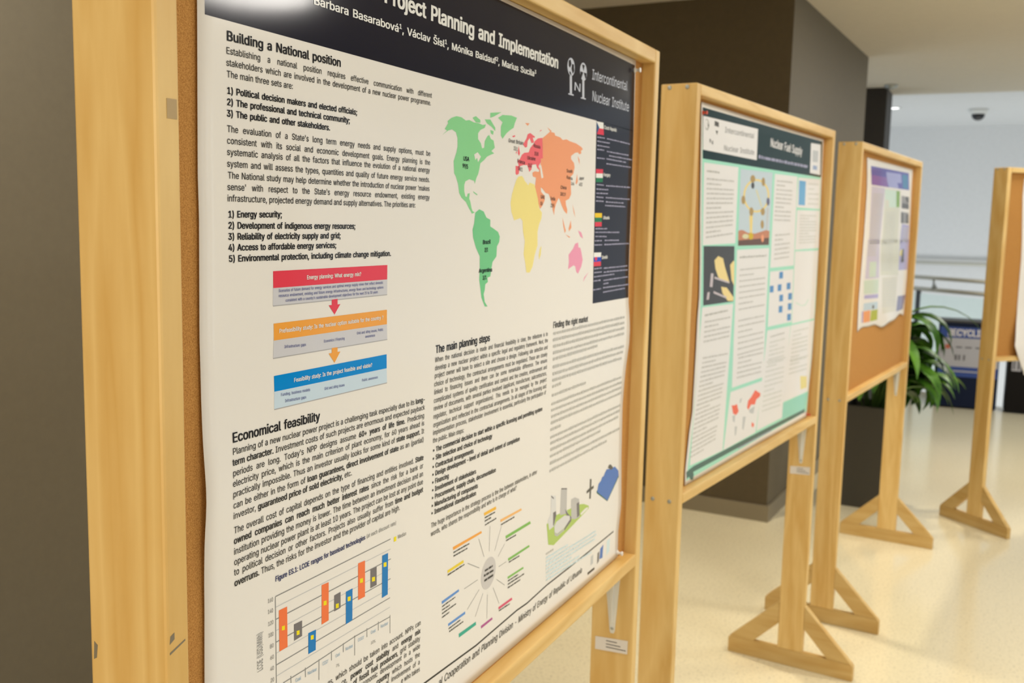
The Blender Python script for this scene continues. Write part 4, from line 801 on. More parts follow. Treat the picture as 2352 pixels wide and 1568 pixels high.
["small_map","curveyellow",3,0,[[1.1145,1.1117],[1.195,1.1018],[1.2038,1.0608],[1.1291,1.0628]]],
["curve_plot","palegreen",3,0,[[1.0088,1.373],[1.0774,1.3578],[1.1224,1.3583],[1.1536,1.3743],[1.1638,1.3705],[1.1291,1.3537],[1.078,1.3546],[1.0098,1.3682]]]],
[["header_band","indigo",1,1,[[0.2733,1.8748],[1.087,1.8865],[1.125,1.8064],[0.3076,1.799]]],
["header_band","violet",2,0,[[0.3012,1.8389],[0.5962,1.8429],[0.6357,1.8019],[0.3131,1.7998]]],
["header_band","tealblue",2,0,[[0.9274,1.8727],[1.0606,1.875],[1.0923,1.811],[0.9646,1.8105]]],
["header_band","lilac",2,0,[[0.5759,1.8657],[0.8985,1.8727],[0.9277,1.8317],[0.8288,1.8289],[0.8654,1.8053],[0.6486,1.8024],[0.5997,1.8324]]],
["column_panel","lilac2",1,0,[[0.3091,1.7941],[0.5736,1.7954],[0.5389,1.552],[0.3356,1.5537]]],
["column_panel","cream",1,0,[[0.5866,1.7946],[0.9259,1.7963],[0.9274,1.5487],[0.5892,1.5516]]],
["column_panel","lilac3",1,0,[[1.0031,1.6433],[1.1883,1.6388],[1.1837,1.5464],[0.9856,1.5482]]],
["green_photo","palegreen",2,0,[[0.5753,1.7902],[0.898,1.7938],[0.9173,1.7194],[0.6008,1.7123]]],
["green_photo","leafgreen2",3,0,[[0.8207,1.7925],[0.8982,1.7933],[0.9168,1.7208],[0.8468,1.7178]]],
["green_photo","cream2",3,0,[[0.5967,1.7443],[0.6673,1.7463],[0.6907,1.7157],[0.613,1.7139]]],
["dark_photo","greyphoto",2,0,[[0.9484,1.7743],[1.1293,1.7742],[1.1514,1.7157],[0.9693,1.7163]]],
["dark_photo","charcoal",3,0,[[1.0459,1.7716],[1.1299,1.7728],[1.1403,1.7451],[1.0781,1.7464]]],
["dark_photo","charcoal",3,0,[[0.9752,1.7408],[1.1425,1.7392],[1.1483,1.7157],[0.9766,1.7164]]],
["dark_photo","greyphoto",2,0,[[0.9604,1.7003],[1.1503,1.6979],[1.1698,1.6461],[0.98,1.6459]]],
["dark_photo","charcoal",3,0,[[0.9697,1.6947],[1.0212,1.6957],[1.039,1.6471],[0.9869,1.6472]]],
["dark_photo","charcoal",3,0,[[1.091,1.691],[1.1531,1.6906],[1.1698,1.6461],[1.0999,1.6464]]],
["column_panel","lilac2",1,0,[[0.3115,1.5721],[0.5353,1.571],[0.5757,1.4015],[0.3012,1.4064]]],
["column_panel","palegreen2",2,0,[[0.3699,1.4771],[0.501,1.4754],[0.5086,1.4096],[0.3773,1.4116]]],
["column_panel","palegreen2",1,0,[[0.285,1.4017],[0.5709,1.396],[0.5766,1.3332],[0.296,1.3434]]],
["column_panel","lilac3",1,0,[[0.3091,1.3387],[0.584,1.33],[0.5826,1.3116],[0.3079,1.3226]]],
["column_panel","cream",1,0,[[0.5614,1.5709],[0.9725,1.5688],[1.0017,1.3977],[0.6054,1.4117]]],
["column_panel","cream2",1,0,[[0.6419,1.4018],[0.9872,1.3952],[0.9658,1.228],[0.6805,1.235]]],
["column_panel","lilac3",1,0,[[0.9878,1.5688],[1.2119,1.5677],[1.218,1.4187],[1.0012,1.4222]]],
["dark_photo","charcoal",3,0,[[1.0589,1.5223],[1.0976,1.5249],[1.1135,1.4593],[1.0429,1.4579]]],
["dark_photo","curveyellow",3,0,[[1.0064,1.5169],[1.0589,1.5223],[1.0543,1.4916],[1.0085,1.4894]]],
["colour_blocks","lilac3",2,0,[[0.2821,1.2701],[0.3111,1.2709],[0.3134,1.2218],[0.2899,1.2223]]],
["colour_blocks","salmon",2,0,[[0.3115,1.2695],[0.4447,1.2663],[0.4467,1.2159],[0.3198,1.22]]],
["colour_blocks","lime",2,0,[[0.4576,1.264],[0.5888,1.2612],[0.5873,1.214],[0.4526,1.2169]]],
["colour_blocks","paleblue2",2,0,[[0.3075,1.3037],[0.5803,1.296],[0.5821,1.2631],[0.3107,1.2723]]],
["colour_blocks","darkgrey",3,0,[[0.4763,1.2852],[0.5139,1.2843],[0.5119,1.2689],[0.4807,1.2695]]],
["navy_panel","slatenavy",2,0,[[1.0191,1.297],[1.2205,1.2925],[1.1611,1.2259],[0.9791,1.2256]]]],
[]
]
TEXT = [
[["title_lettering","white",0.0178,0,2,0,[["Project Planning and Implementation",0.364,1.8597,0.8568,1.857]]],
["author_lettering","white",0.0085,0,1,0,[["Barbara Basarabová¹, Václav Šísl¹, Mónika Baldauf², Marius Sucila³",0.2348,1.8319,0.776,1.8335]]],
["institute_lettering","pale",0.0171,0,0,0,[["Intercontinental",1.0007,1.8602,1.1821,1.8636],["Nuclear Institute",1.0039,1.8249,1.1962,1.827]]],
["institute_lettering","pale",0.013,0,0,0,[["N",0.9216,1.8327,0.9536,1.8331]]],
["building_heading","ink",0.0087,0,1,0,[["Building a National position",0.1075,1.7751,0.2825,1.777]]],
["position_paragraph","ink2",0.006,1,0,0,[["Establishing a national position requires effective communication with different",0.107,1.7634,0.4727,1.7673],["stakeholders which are involved in the development of a new nuclear power programme.",0.1068,1.7529,0.4708,1.758],["The main three sets are:",0.1073,1.7428,0.202,1.744]]],
["stakeholder_list","ink",0.006,0,1,0,[["1) Political decision makers and elected officials;",0.1071,1.7283,0.3126,1.7304],["2) The professional and technical community;",0.1069,1.7182,0.299,1.7203],["3) The public and other stakeholders.",0.1067,1.7081,0.2633,1.7094]]],
["evaluation_paragraph","ink2",0.0061,1,0,0,[["The evaluation of a State's long term energy needs and supply options, must be",0.1068,1.6943,0.4709,1.6969],["consistent with its social and economic development goals. Energy planning is the",0.1066,1.6839,0.4707,1.686],["systematic analysis of all the factors that influence the evolution of a national energy",0.1064,1.6737,0.4701,1.6765],["system and will assess the types, quantities and quality of future energy service needs.",0.1062,1.6632,0.4704,1.6649],["The National study may help determine whether the introduction of nuclear power 'makes",0.1072,1.6527,0.4701,1.6541],["sense' with respect to the State's energy resource endowment, existing energy",0.1063,1.6422,0.4704,1.6434],["infrastructure, projected energy demand and supply alternatives. The priorities are:",0.1061,1.6319,0.4372,1.6332]]],
["priority_list","ink",0.0061,0,1,0,[["1) Energy security;",0.1068,1.6173,0.1838,1.6184],["2) Development of indigenous energy resources;",0.1067,1.6072,0.3101,1.6073],["3) Reliability of electricity supply and grid;",0.1066,1.597,0.2824,1.5972],["4) Access to affordable energy services;",0.1067,1.5869,0.2744,1.587],["5) Environmental protection, including climate change mitigation.",0.1069,1.5767,0.3829,1.5759]]],
["flow_lettering","white",0.0042,0,1,0,[["Energy planning: What energy mix?",0.2228,1.5555,0.3213,1.5551]]],
["flow_lettering","white",0.0042,0,1,0,[["Prefeasibility study: Is the nuclear option suitable for the country ?",0.1783,1.504,0.3672,1.5028]]],
["flow_lettering","white",0.0043,0,1,0,[["Feasibility study: Is the project feasible and viable?",0.2012,1.4514,0.3445,1.4496]]],
["flow_lettering","slate",0.003,0,0,0,[["Scenarios of future demand for energy services and optimal energy supply mixes that reflect domestic",0.178,1.5448,0.3667,1.5441],["resource endowment, existing and future energy infrastructures, energy flows and technology options",0.178,1.5398,0.3672,1.5386],["consistent with a country's sustainable development objectives for the next 20 to 30 years",0.1885,1.5346,0.3556,1.5338]]],
["flow_lettering","slate",0.0031,0,0,0,[["Infrastructure gaps",0.1864,1.4881,0.2216,1.4867],["Economics / Financing",0.2521,1.487,0.2902,1.4864],["Grid and siting issues, Public",0.3135,1.4898,0.3674,1.4893],["awareness",0.33,1.4844,0.3504,1.4841],["Funding, business models",0.1805,1.44,0.2283,1.4384],["Infrastructure gaps",0.1869,1.4328,0.2217,1.4316],["Grid and siting issues",0.2531,1.4356,0.2902,1.4347],["Public awareness",0.3239,1.435,0.3567,1.4344]]],
["economy_heading","ink",0.0095,0,1,0,[["Economical feasibility",0.1076,1.4066,0.2452,1.4043]]],
["feasibility_paragraph","ink2",0.0064,1,0,0,[["Planning of a new nuclear power project is a challenging task especially due to its #long-",0.1074,1.3949,0.4656,1.3897],["#term #character. Investment costs of such projects are enormous and expected payback",0.1068,1.3846,0.465,1.3797],["periods are long. Today's NPP designs assume #60+ #years #of #life #time. Predicting",0.1067,1.3742,0.4639,1.3693],["electricity price, which is the main criterion of plant economy, for 60 years ahead is",0.1063,1.3641,0.4641,1.3595],["practically impossible. Thus an investor usually looks for some kind of #state #support. It",0.1063,1.3538,0.4638,1.3492],["can be either in the form of #loan #guarantees, #direct #involvement #of #state as an (partial)",0.1067,1.3429,0.4638,1.3382],["investor, #guaranteed #price #of #sold #electricity, etc.",0.1068,1.3325,0.3052,1.3304]]],
["capital_paragraph","ink2",0.0067,1,0,0,[["The overall cost of capital depends on the type of financing and entities involved. #State",0.108,1.3179,0.4632,1.3149],["#owned #companies #can #reach #much #better #interest #rates since the risk for a bank or",0.1082,1.3075,0.4626,1.3042],["institution providing the money is lower. The time between an investment decision and an",0.1084,1.2968,0.4629,1.2936],["operating nuclear power plant is at least 10 years. The project can be lost at any point due",0.1088,1.2862,0.4627,1.2833],["to political decision or other factors. Projects also usually suffer from #time #and #budget",0.1089,1.2759,0.4629,1.2728],["#overruns. Thus, the risks for the investor and the provider of capital are high.",0.1093,1.2651,0.4078,1.2635]]],
["chart_caption","navytext",0.0055,0,1,0,[["Figure ES.1: LCOE ranges for baseload technologies",0.17,1.2499,0.3322,1.2477]]],
["chart_caption","grey",0.0048,0,0,0,[["(at each discount rate)",0.3346,1.248,0.3998,1.2471],["Median",0.4034,1.2277,0.4233,1.227]]],
["chart_lettering","grey",0.0044,0,0,0,[["160",0.158,1.2312,0.1666,1.2305],["140",0.1579,1.2198,0.1665,1.219],["120",0.1582,1.2068,0.1668,1.2064],["100",0.1585,1.1945,0.1668,1.1939],["80",0.1609,1.1819,0.167,1.1816],["60",0.1612,1.1697,0.1672,1.1693],["40",0.1611,1.1578,0.1672,1.1573],["20",0.1614,1.1455,0.1675,1.1446]]],
["chart_lettering","grey",0.0085,0,0,0,[["LCOE (USD/MWh)",0.1498,1.1644,0.1495,1.2052]]],
["chart_lettering","paleblue",0.0039,0,0,0,[["Coal",0.2019,1.1283,0.2114,1.1276],["Nuclear",0.2229,1.1274,0.2393,1.126],["CCGT",0.2494,1.1273,0.2605,1.1263],["Coal",0.2738,1.1265,0.2822,1.1262],["Nuclear",0.2932,1.127,0.3079,1.1259],["CCGT",0.318,1.128,0.3308,1.1268],["Coal",0.3449,1.1271,0.3554,1.1263],["Nuclear",0.3666,1.1265,0.3831,1.1253]]],
["chart_lettering","grey",0.0036,0,0,0,[["7%",0.2746,1.1144,0.2816,1.1135],["10%",0.345,1.1141,0.3555,1.1131]]],
["security_paragraph","ink2",0.0067,1,0,0,[["es, which should be taken into account. NPPs can",0.259,1.0993,0.4615,1.0956],["ce, #power #cost #stability and #energy #mix",0.2854,1.0884,0.4606,1.0848],["#of #fossil #fuel #producers, grid stability",0.3088,1.0782,0.4602,1.0746],["economic development in a wide",0.3234,1.0691,0.4604,1.0644],["#country which hosts the",0.3582,1.0578,0.4601,1.0532],["al involvement of a",0.3792,1.0476,0.4603,1.0424],["e who takes",0.4147,1.0351,0.4606,1.0324]]],
["planning_heading","ink",0.0102,0,1,0,[["The main planning steps",0.4901,1.4487,0.6428,1.4495]]],
["planning_paragraph","ink3",0.0065,1,0,0,[["When the national decision is made and financial feasibility is clear, the milestone is to",0.489,1.437,0.8453,1.4378],["develop a new nuclear project within a specific legal and regulatory framework. Next, the",0.4892,1.4264,0.846,1.4273],["project owner will have to select a site and choose a design. Following site selection and",0.4887,1.4164,0.8459,1.4161],["choice of technology, the contractual arrangements must be negotiated. These are closely",0.4878,1.4056,0.8453,1.405],["linked to financing issues and there can be some remarkable difference. The ensure",0.4881,1.3951,0.8451,1.3949],["complicated systems of quality certification and control and the creation, endorsement and",0.4875,1.3842,0.845,1.3841],["review of documents, with several parties involved (applicant, manufacturer, subcontractors,",0.4872,1.374,0.8448,1.3739],["regulator, technical support organizations). This needs to be managed by the project",0.4869,1.3633,0.845,1.3637],["organization and reflected in the contractual arrangements. In all stages of the licensing and",0.4869,1.3522,0.8448,1.3529],["implementation process, stakeholder involvement is essential, particularly the participation of",0.4866,1.342,0.8442,1.3429],["the public. Main steps:",0.4866,1.3317,0.5706,1.3305]]],
["step_list","ink2",0.0066,0,1,0,[["• The commercial decision to start within a specific licensing and permitting system",0.4864,1.319,0.8315,1.3176],["• Site selection and choice of technology",0.4861,1.3083,0.656,1.3064],["• Contractual arrangements",0.4858,1.2974,0.5997,1.2957],["• Design development – level of detail and extent of completion",0.4855,1.2871,0.7494,1.2843],["• Financing",0.4855,1.2767,0.5301,1.2757],["• Involvement of stakeholders",0.4854,1.2663,0.6082,1.2643],["• Procurement, supply chain, documentation",0.4851,1.256,0.6702,1.2528],["• Manufacturing of components",0.4848,1.2456,0.6147,1.242],["• International standardization",0.4845,1.2356,0.6094,1.2325]]],
["closing_lettering","ink3",0.0068,0,0,0,[["The huge importance in the strategy process is the line between stakeholders, in other",0.4846,1.2186,0.8174,1.2171],["words, who shares the responsibility and who is in charge of what?",0.4841,1.2074,0.7425,1.2085]]],
["market_heading","ink3",0.01,0,1,0,[["Finding the right market",0.8656,1.4481,1.0184,1.4463]]],
["map_lettering","ink",0.0056,0,1,0,[["USA",0.5556,1.6968,0.5718,1.6968],["99/5",0.5536,1.6874,0.5691,1.6867],["Brazil",0.6151,1.5867,0.6384,1.5872],["2/1",0.6205,1.5759,0.6315,1.5764],["Argentina",0.6052,1.5477,0.6452,1.548],["3/1",0.6165,1.5374,0.6286,1.5378]]],
["map_lettering","ink2",0.0055,0,0,0,[["Great Britain",0.6877,1.7308,0.7375,1.7306],["15/1",0.7048,1.7213,0.7186,1.7204],["Russia",0.7731,1.7304,0.7975,1.7294],["35/8",0.7762,1.7183,0.7912,1.7184],["Ukraine",0.7514,1.7106,0.7812,1.7106],["15/2",0.7547,1.7,0.7693,1.6999],["France",0.7184,1.7039,0.7445,1.7027],["58/1",0.7211,1.6935,0.7374,1.692],["South",0.902,1.6997,0.9277,1.6995],["Korea",0.9027,1.6895,0.9286,1.688],["24/4",0.9224,1.68,0.9362,1.6795],["Japan",0.9564,1.6898,0.9793,1.6912],["42/2",0.9572,1.6798,0.9729,1.6804],["China",0.8791,1.6721,0.9041,1.672],["38/19",0.8785,1.6614,0.9022,1.6611],["UAE",0.8034,1.6547,0.819,1.6542],["0/4",0.8029,1.6444,0.8124,1.6442],["India",0.8411,1.6533,0.8599,1.6528],["22/5",0.8418,1.6423,0.8569,1.6421]]],
["country_lettering","white",0.006,0,1,0,[["Czech Republic",1.0673,1.7838,1.1327,1.7843],["Hungary",1.0714,1.7015,1.107,1.7022],["Lithuania",1.0768,1.6256,1.11,1.6259],["Slovakia",1.0771,1.5545,1.107,1.5549]]],
["footer_lettering","ink2",0.0107,0,0,0.18,[["al Cooperation and Planning Division - Ministry of Energy of Republic of Lithuania",0.5096,0.9891,1.0293,0.9843]]]],
[["institute_lettering","grey",0.0143,0,0,0,[["Intercontinental",0.2606,1.8591,0.5001,1.8627],["Nuclear Institute",0.2588,1.8127,0.5101,1.818]]],
["institute_lettering","ink3",0.0096,0,0,0,[["N",0.1509,1.8258,0.182,1.8213]]],
["title_lettering","white2",0.0248,0,1,0,[["Nuclear Fuel Supply",0.6538,1.8517,0.9831,1.8481]]]],
[],
[]
]
BARS = [
[["market_lines","greek",[[0.8674,1.4369,1.2095,1.4371,0.005],[0.8672,1.4263,1.2088,1.4263,0.005],[0.868,1.4156,1.2096,1.4159,0.005],[0.8687,1.4048,1.2093,1.405,0.005],[0.869,1.3944,1.0706,1.3956,0.0051],[0.8694,1.3814,1.2112,1.3799,0.005],[0.8692,1.3699,1.2116,1.3694,0.0051],[0.869,1.3593,1.211,1.3576,0.0051],[0.8692,1.3489,0.9053,1.3496,0.0051]]],
["market_lines","greek",[[0.8688,1.3346,1.0186,1.3352,0.0048],[0.8679,1.3205,1.211,1.3197,0.0047],[0.8677,1.3101,1.2114,1.3091,0.0047],[0.8685,1.2991,1.2116,1.2989,0.0048],[0.8682,1.2886,1.2131,1.2881,0.0048],[0.8671,1.2776,0.9096,1.2773,0.0048],[0.8674,1.2646,1.2108,1.264,0.0049],[0.8681,1.2544,1.2066,1.2536,0.0048],[0.8685,1.2433,1.2079,1.2423,0.0049]]],
["market_lines","greek",[[0.8681,1.2325,1.1018,1.2326,0.0048],[0.8689,1.2203,1.2103,1.2174,0.0049],[0.8684,1.2077,1.138,1.2065,0.0049]]],
["country_lines","pale2",[[1.0343,1.7658,1.0721,1.767,0.0023],[1.083,1.7671,1.2102,1.7672,0.0024],[1.0349,1.759,1.0979,1.7602,0.0024],[1.0356,1.7518,1.0986,1.7529,0.0023],[1.0362,1.745,1.0711,1.7459,0.0024],[1.0852,1.7448,1.2038,1.7457,0.0024],[1.0969,1.738,1.2225,1.7386,0.0025],[1.0361,1.7303,1.0756,1.7313,0.0024],[1.0834,1.7317,1.1895,1.7317,0.0025],[1.0842,1.7232,1.2188,1.7242,0.0024],[1.0389,1.6846,1.0755,1.6847,0.0024],[1.0865,1.6844,1.2196,1.6862,0.0025],[1.0381,1.6767,1.0999,1.6776,0.0024],[1.0388,1.6695,1.099,1.6707,0.0024],[1.0394,1.663,1.0745,1.6629,0.0024],[1.087,1.6633,1.2185,1.6638,0.0024],[1.0386,1.656,1.0767,1.6563,0.0024],[1.0878,1.6557,1.184,1.6558,0.0024],[1.0853,1.6491,1.1953,1.6492,0.0025]]],
["country_lines","pale2",[[1.0401,1.6076,1.1,1.6077,0.0025],[1.0391,1.6015,1.1666,1.601,0.0024],[1.0398,1.5942,1.0981,1.5935,0.0025],[1.0389,1.5864,1.0741,1.5864,0.0024],[1.0888,1.5867,1.1664,1.5863,0.0025],[1.0381,1.5791,1.078,1.5791,0.0024],[1.0879,1.579,1.2261,1.5796,0.0025],[1.0404,1.5368,1.0788,1.5372,0.0025],[1.0888,1.5363,1.2192,1.5367,0.0025],[1.0394,1.5301,1.0795,1.5303,0.0025],[1.0895,1.5293,1.2255,1.529,0.0025],[1.0401,1.5227,1.1463,1.5235,0.0025],[1.0392,1.5154,1.076,1.5154,0.0025],[1.0893,1.5142,1.2266,1.5154,0.0026],[1.0899,1.5078,1.1167,1.5083,0.0026],[1.0889,1.5009,1.2312,1.5003,0.0025],[1.0391,1.4995,1.0791,1.5,0.0025],[1.0897,1.4927,1.2094,1.494,0.0025]]],
["reference_lines","cyanpale",[[0.8628,1.0607,0.9587,1.0563,0.0033],[0.8633,1.0543,1.0959,1.0423,0.0032],[0.8637,1.0478,1.1025,1.0346,0.0032],[0.8641,1.0413,1.0914,1.028,0.0032],[0.8645,1.0348,0.9762,1.0281,0.0032],[0.865,1.0283,1.0138,1.0187,0.0032],[0.8654,1.0218,1.0817,1.0069,0.0032]]],
["reference_lines","greek",[[0.8624,1.068,0.8947,1.067,0.0031]]],
["wheel_lines","ink2",[[0.6414,1.1093,0.6667,1.1089,0.0034],[0.639,1.1022,0.6692,1.1014,0.0034],[0.6407,1.0943,0.6687,1.0941,0.0034]]],
["wheel_lines","ink3",[[0.5461,1.1661,0.5921,1.1656,0.002],[0.5467,1.1609,0.5862,1.1604,0.002],[0.638,1.1906,0.6711,1.1907,0.0021],[0.6382,1.1856,0.6593,1.1856,0.0021],[0.6389,1.1795,0.6748,1.1801,0.0021],[0.6914,1.1657,0.737,1.1655,0.0022],[0.7098,1.1355,0.7445,1.1348,0.0022],[0.7216,1.098,0.7585,1.097,0.0023],[0.7194,1.0687,0.7556,1.0674,0.0023],[0.7196,1.0633,0.7781,1.0615,0.0022],[0.7199,1.0576,0.7638,1.0563,0.0023],[0.6909,1.0312,0.728,1.0293,0.0022],[0.5312,1.1389,0.5779,1.1393,0.002],[0.5171,1.0993,0.5533,1.1003,0.002],[0.5173,1.0946,0.5383,1.0942,0.002],[0.5174,1.0893,0.5572,1.0899,0.0019],[0.5176,1.0839,0.5375,1.0844,0.002],[0.5363,1.0609,0.5702,1.0614,0.002],[0.5379,1.0561,0.5784,1.0559,0.0021]]]],
[["author_lines","pale2",[[0.5499,1.8112,1.0643,1.8114,0.0097]]],
["panel_lines","greek",[[0.1443,1.7516,0.2361,1.7521,0.0053]]],
["panel_lines","greek2",[[0.1468,1.7323,0.3507,1.735,0.0049],[0.1478,1.7202,0.2561,1.7219,0.0048],[0.1488,1.708,0.3528,1.7119,0.0049],[0.1498,1.6958,0.3539,1.7004,0.0049],[0.1508,1.6836,0.3549,1.6888,0.0049],[0.1518,1.6713,0.356,1.6772,0.0049],[0.1528,1.6591,0.2613,1.6625,0.0049],[0.1538,1.6468,0.3582,1.654,0.0049],[0.1548,1.6345,0.3592,1.6423,0.0049],[0.1558,1.6221,0.3603,1.6306,0.005],[0.1568,1.6098,0.3614,1.6189,0.0049],[0.1578,1.5974,0.2666,1.6026,0.005],[0.1588,1.585,0.3636,1.5955,0.005]]],
["panel_lines","greek",[[0.1771,1.3835,0.3528,1.3853,0.0057]]],
["panel_lines","greek2",[[0.1794,1.3661,0.3789,1.3652,0.0051],[0.179,1.3533,0.2852,1.3527,0.0051],[0.1786,1.3405,0.3781,1.3389,0.0051],[0.1782,1.3276,0.3777,1.3258,0.0052],[0.1778,1.3148,0.3773,1.3127,0.0052]]],
["panel_lines","greek2",[[0.1779,1.2719,0.3705,1.2643,0.0047],[0.1751,1.2598,0.2774,1.2561,0.0047],[0.1723,1.2477,0.3638,1.2412,0.0046],[0.1694,1.2356,0.3605,1.2297,0.0046],[0.1666,1.2235,0.3572,1.2182,0.0047],[0.1638,1.2114,0.3538,1.2067,0.0047],[0.1609,1.1993,0.262,1.1972,0.0047],[0.1581,1.1873,0.3472,1.1838,0.0046],[0.1553,1.1752,0.3439,1.1723,0.0047],[0.1525,1.1631,0.3406,1.1609,0.0047],[0.1497,1.1511,0.3373,1.1494,0.0047],[0.1469,1.1391,0.2466,1.1386,0.0047],[0.1441,1.127,0.3307,1.1266,0.0047],[0.1413,1.115,0.3274,1.1152,0.0047],[0.1385,1.103,0.3242,1.1038,0.0047],[0.1357,1.091,0.3209,1.0924,0.0047],[0.1329,1.079,0.2314,1.0802,0.0047],[0.1301,1.067,0.3143,1.0697,0.0047],[0.1273,1.055,0.3111,1.0584,0.0048],[0.1245,1.0431,0.3078,1.0471,0.0047],[0.1217,1.0311,0.3046,1.0357,0.0047],[0.1189,1.0192,0.2162,1.0221,0.0047]]],
["panel_lines","greek",[[0.4291,1.5283,0.6741,1.5287,0.0061]]],
["panel_lines","greek2",[[0.4345,1.4939,0.6709,1.4949,0.0049],[0.4358,1.478,0.5623,1.4784,0.0049],[0.437,1.4621,0.6738,1.4625,0.0049],[0.4383,1.4461,0.6753,1.4462,0.0049],[0.4396,1.4301,0.6768,1.4299,0.0049],[0.4409,1.4141,0.6783,1.4136,0.0049],[0.4421,1.398,0.5692,1.3975,0.005],[0.4434,1.3819,0.6812,1.3808,0.005],[0.446,1.3496,0.6842,1.3479,0.005],[0.4473,1.3333,0.6857,1.3314,0.0051],[0.4486,1.3171,0.5762,1.3158,0.005],[0.4499,1.3008,0.6886,1.2983,0.005],[0.4512,1.2845,0.6901,1.2816,0.005],[0.4525,1.2681,0.6916,1.265,0.0051],[0.4538,1.2517,0.6931,1.2483,0.0051]]],
["panel_lines","greek2",[[0.4615,1.2412,0.6887,1.234,0.0051],[0.4604,1.2271,0.5821,1.223,0.0051],[0.4593,1.2131,0.6863,1.2051,0.0051],[0.4582,1.199,0.6851,1.1907,0.0052],[0.4571,1.185,0.6839,1.1763,0.0051]]],
["panel_lines","greek2",[[0.7343,1.7533,0.9008,1.7554,0.0052],[0.7339,1.7403,0.8239,1.7413,0.0052],[0.7335,1.7274,0.9,1.7289,0.0051],[0.7331,1.7144,0.8996,1.7157,0.0051],[0.7328,1.7014,0.8992,1.7024,0.0052],[0.7324,1.6884,0.8988,1.6892,0.0052],[0.732,1.6753,0.8219,1.6756,0.0052],[0.7316,1.6623,0.898,1.6626,0.0052],[0.7312,1.6493,0.8976,1.6493,0.0052],[0.7308,1.6362,0.8972,1.636,0.0052]]],
["panel_lines","greek2",[[0.747,1.5892,0.903,1.5934,0.0053],[0.7478,1.5748,0.8322,1.5771,0.0053],[0.7485,1.5604,0.9045,1.5646,0.0053],[0.7492,1.546,0.9053,1.5502,0.0054],[0.7499,1.5316,0.906,1.5357,0.0053],[0.7506,1.5172,0.9068,1.5212,0.0053]]],
["panel_lines","greek3",[[1.0008,1.654,1.2008,1.6551,0.0049],[1.0016,1.6441,1.1086,1.6447,0.0049],[1.0023,1.6342,1.2024,1.6354,0.0049],[1.0031,1.6243,1.2032,1.6256,0.0049],[1.0038,1.6144,1.204,1.6157,0.0049],[1.0046,1.6044,1.2048,1.6058,0.005],[1.0054,1.5945,1.1125,1.5953,0.005],[1.0061,1.5846,1.2064,1.586,0.0049],[1.0069,1.5746,1.2072,1.5761,0.005],[1.0076,1.5646,1.208,1.5662,0.005]]],
["panel_lines","greek3",[[1.0755,1.7592,1.205,1.7618,0.0049],[1.0776,1.7429,1.1477,1.7442,0.005],[1.0798,1.7266,1.2097,1.7288,0.0049],[1.082,1.7102,1.212,1.7123,0.005],[1.0841,1.6938,1.2144,1.6957,0.005]]],
["panel_lines","greek2",[[0.756,1.276,0.9026,1.2768,0.0056]]],
["panel_lines","greek3",[[0.7543,1.2585,0.9164,1.2571,0.0048],[0.7529,1.2453,0.8405,1.2442,0.0049],[0.7514,1.2322,0.9135,1.2296,0.0048],[0.75,1.219,0.912,1.2159,0.0049],[0.7485,1.2059,0.9105,1.2021,0.0048],[0.7471,1.1927,0.909,1.1884,0.0049]]],
["panel_lines","greek3",[[0.7317,1.2001,0.9284,1.1938,0.0048],[0.7296,1.185,0.8355,1.1814,0.0048],[0.7276,1.1699,0.9239,1.1632,0.0048],[0.7255,1.1548,0.9217,1.1479,0.0048],[0.7235,1.1397,0.9195,1.1326,0.0048],[0.7214,1.1246,0.9173,1.1173,0.0048],[0.7194,1.1095,0.8248,1.1054,0.0048],[0.7173,1.0943,0.9128,1.0867,0.0049],[0.7153,1.0792,0.9106,1.0714,0.0049],[0.7132,1.0641,0.9083,1.0561,0.0049],[0.7112,1.049,0.9061,1.0408,0.0049]]],
["panel_lines","greek3",[[0.9968,1.2719,1.1877,1.2706,0.0051],[0.9953,1.2579,1.0976,1.2568,0.0051],[0.9938,1.2438,1.1846,1.2412,0.0052],[0.9923,1.2298,1.183,1.2264,0.0052],[0.9908,1.2158,1.1814,1.2117,0.0052],[0.9893,1.2018,1.1799,1.197,0.0051],[0.9878,1.1877,1.0899,1.1848,0.0052],[0.9863,1.1737,1.1767,1.1675,0.0052]]],
["panel_lines","greek3",[[0.9833,1.1785,1.1972,1.1717,0.0052],[0.9809,1.1636,1.095,1.16,0.0052],[0.9785,1.1487,1.1917,1.1417,0.0052],[0.9761,1.1338,1.189,1.1267,0.0053]]],
["footer_lines","pale2",[[0.5032,0.9719,0.8294,0.9708,0.0046]]]],
[["panel_lines","greek2",[[0.3425,1.7599,0.5459,1.764,0.0054],[0.3415,1.7497,0.545,1.7534,0.0054],[0.3406,1.7396,0.544,1.7428,0.0053],[0.3396,1.7294,0.5431,1.7322,0.0054],[0.3387,1.7192,0.5421,1.7216,0.0054],[0.3377,1.709,0.5411,1.711,0.0054],[0.3368,1.6988,0.5402,1.7004,0.0054],[0.3358,1.6886,0.5392,1.6898,0.0054],[0.3349,1.6784,0.5382,1.6792,0.0054],[0.334,1.6682,0.5373,1.6685,0.0054],[0.333,1.658,0.5363,1.6579,0.0054],[0.3321,1.6478,0.5354,1.6473,0.0054],[0.3311,1.6376,0.5344,1.6367,0.0054],[0.3302,1.6274,0.5334,1.626,0.0054],[0.3292,1.6172,0.5325,1.6154,0.0054],[0.3283,1.607,0.5315,1.6048,0.0054],[0.3273,1.5968,0.5305,1.5941,0.0054],[0.3264,1.5866,0.5296,1.5835,0.0054],[0.3254,1.5763,0.5286,1.5729,0.0055]]],
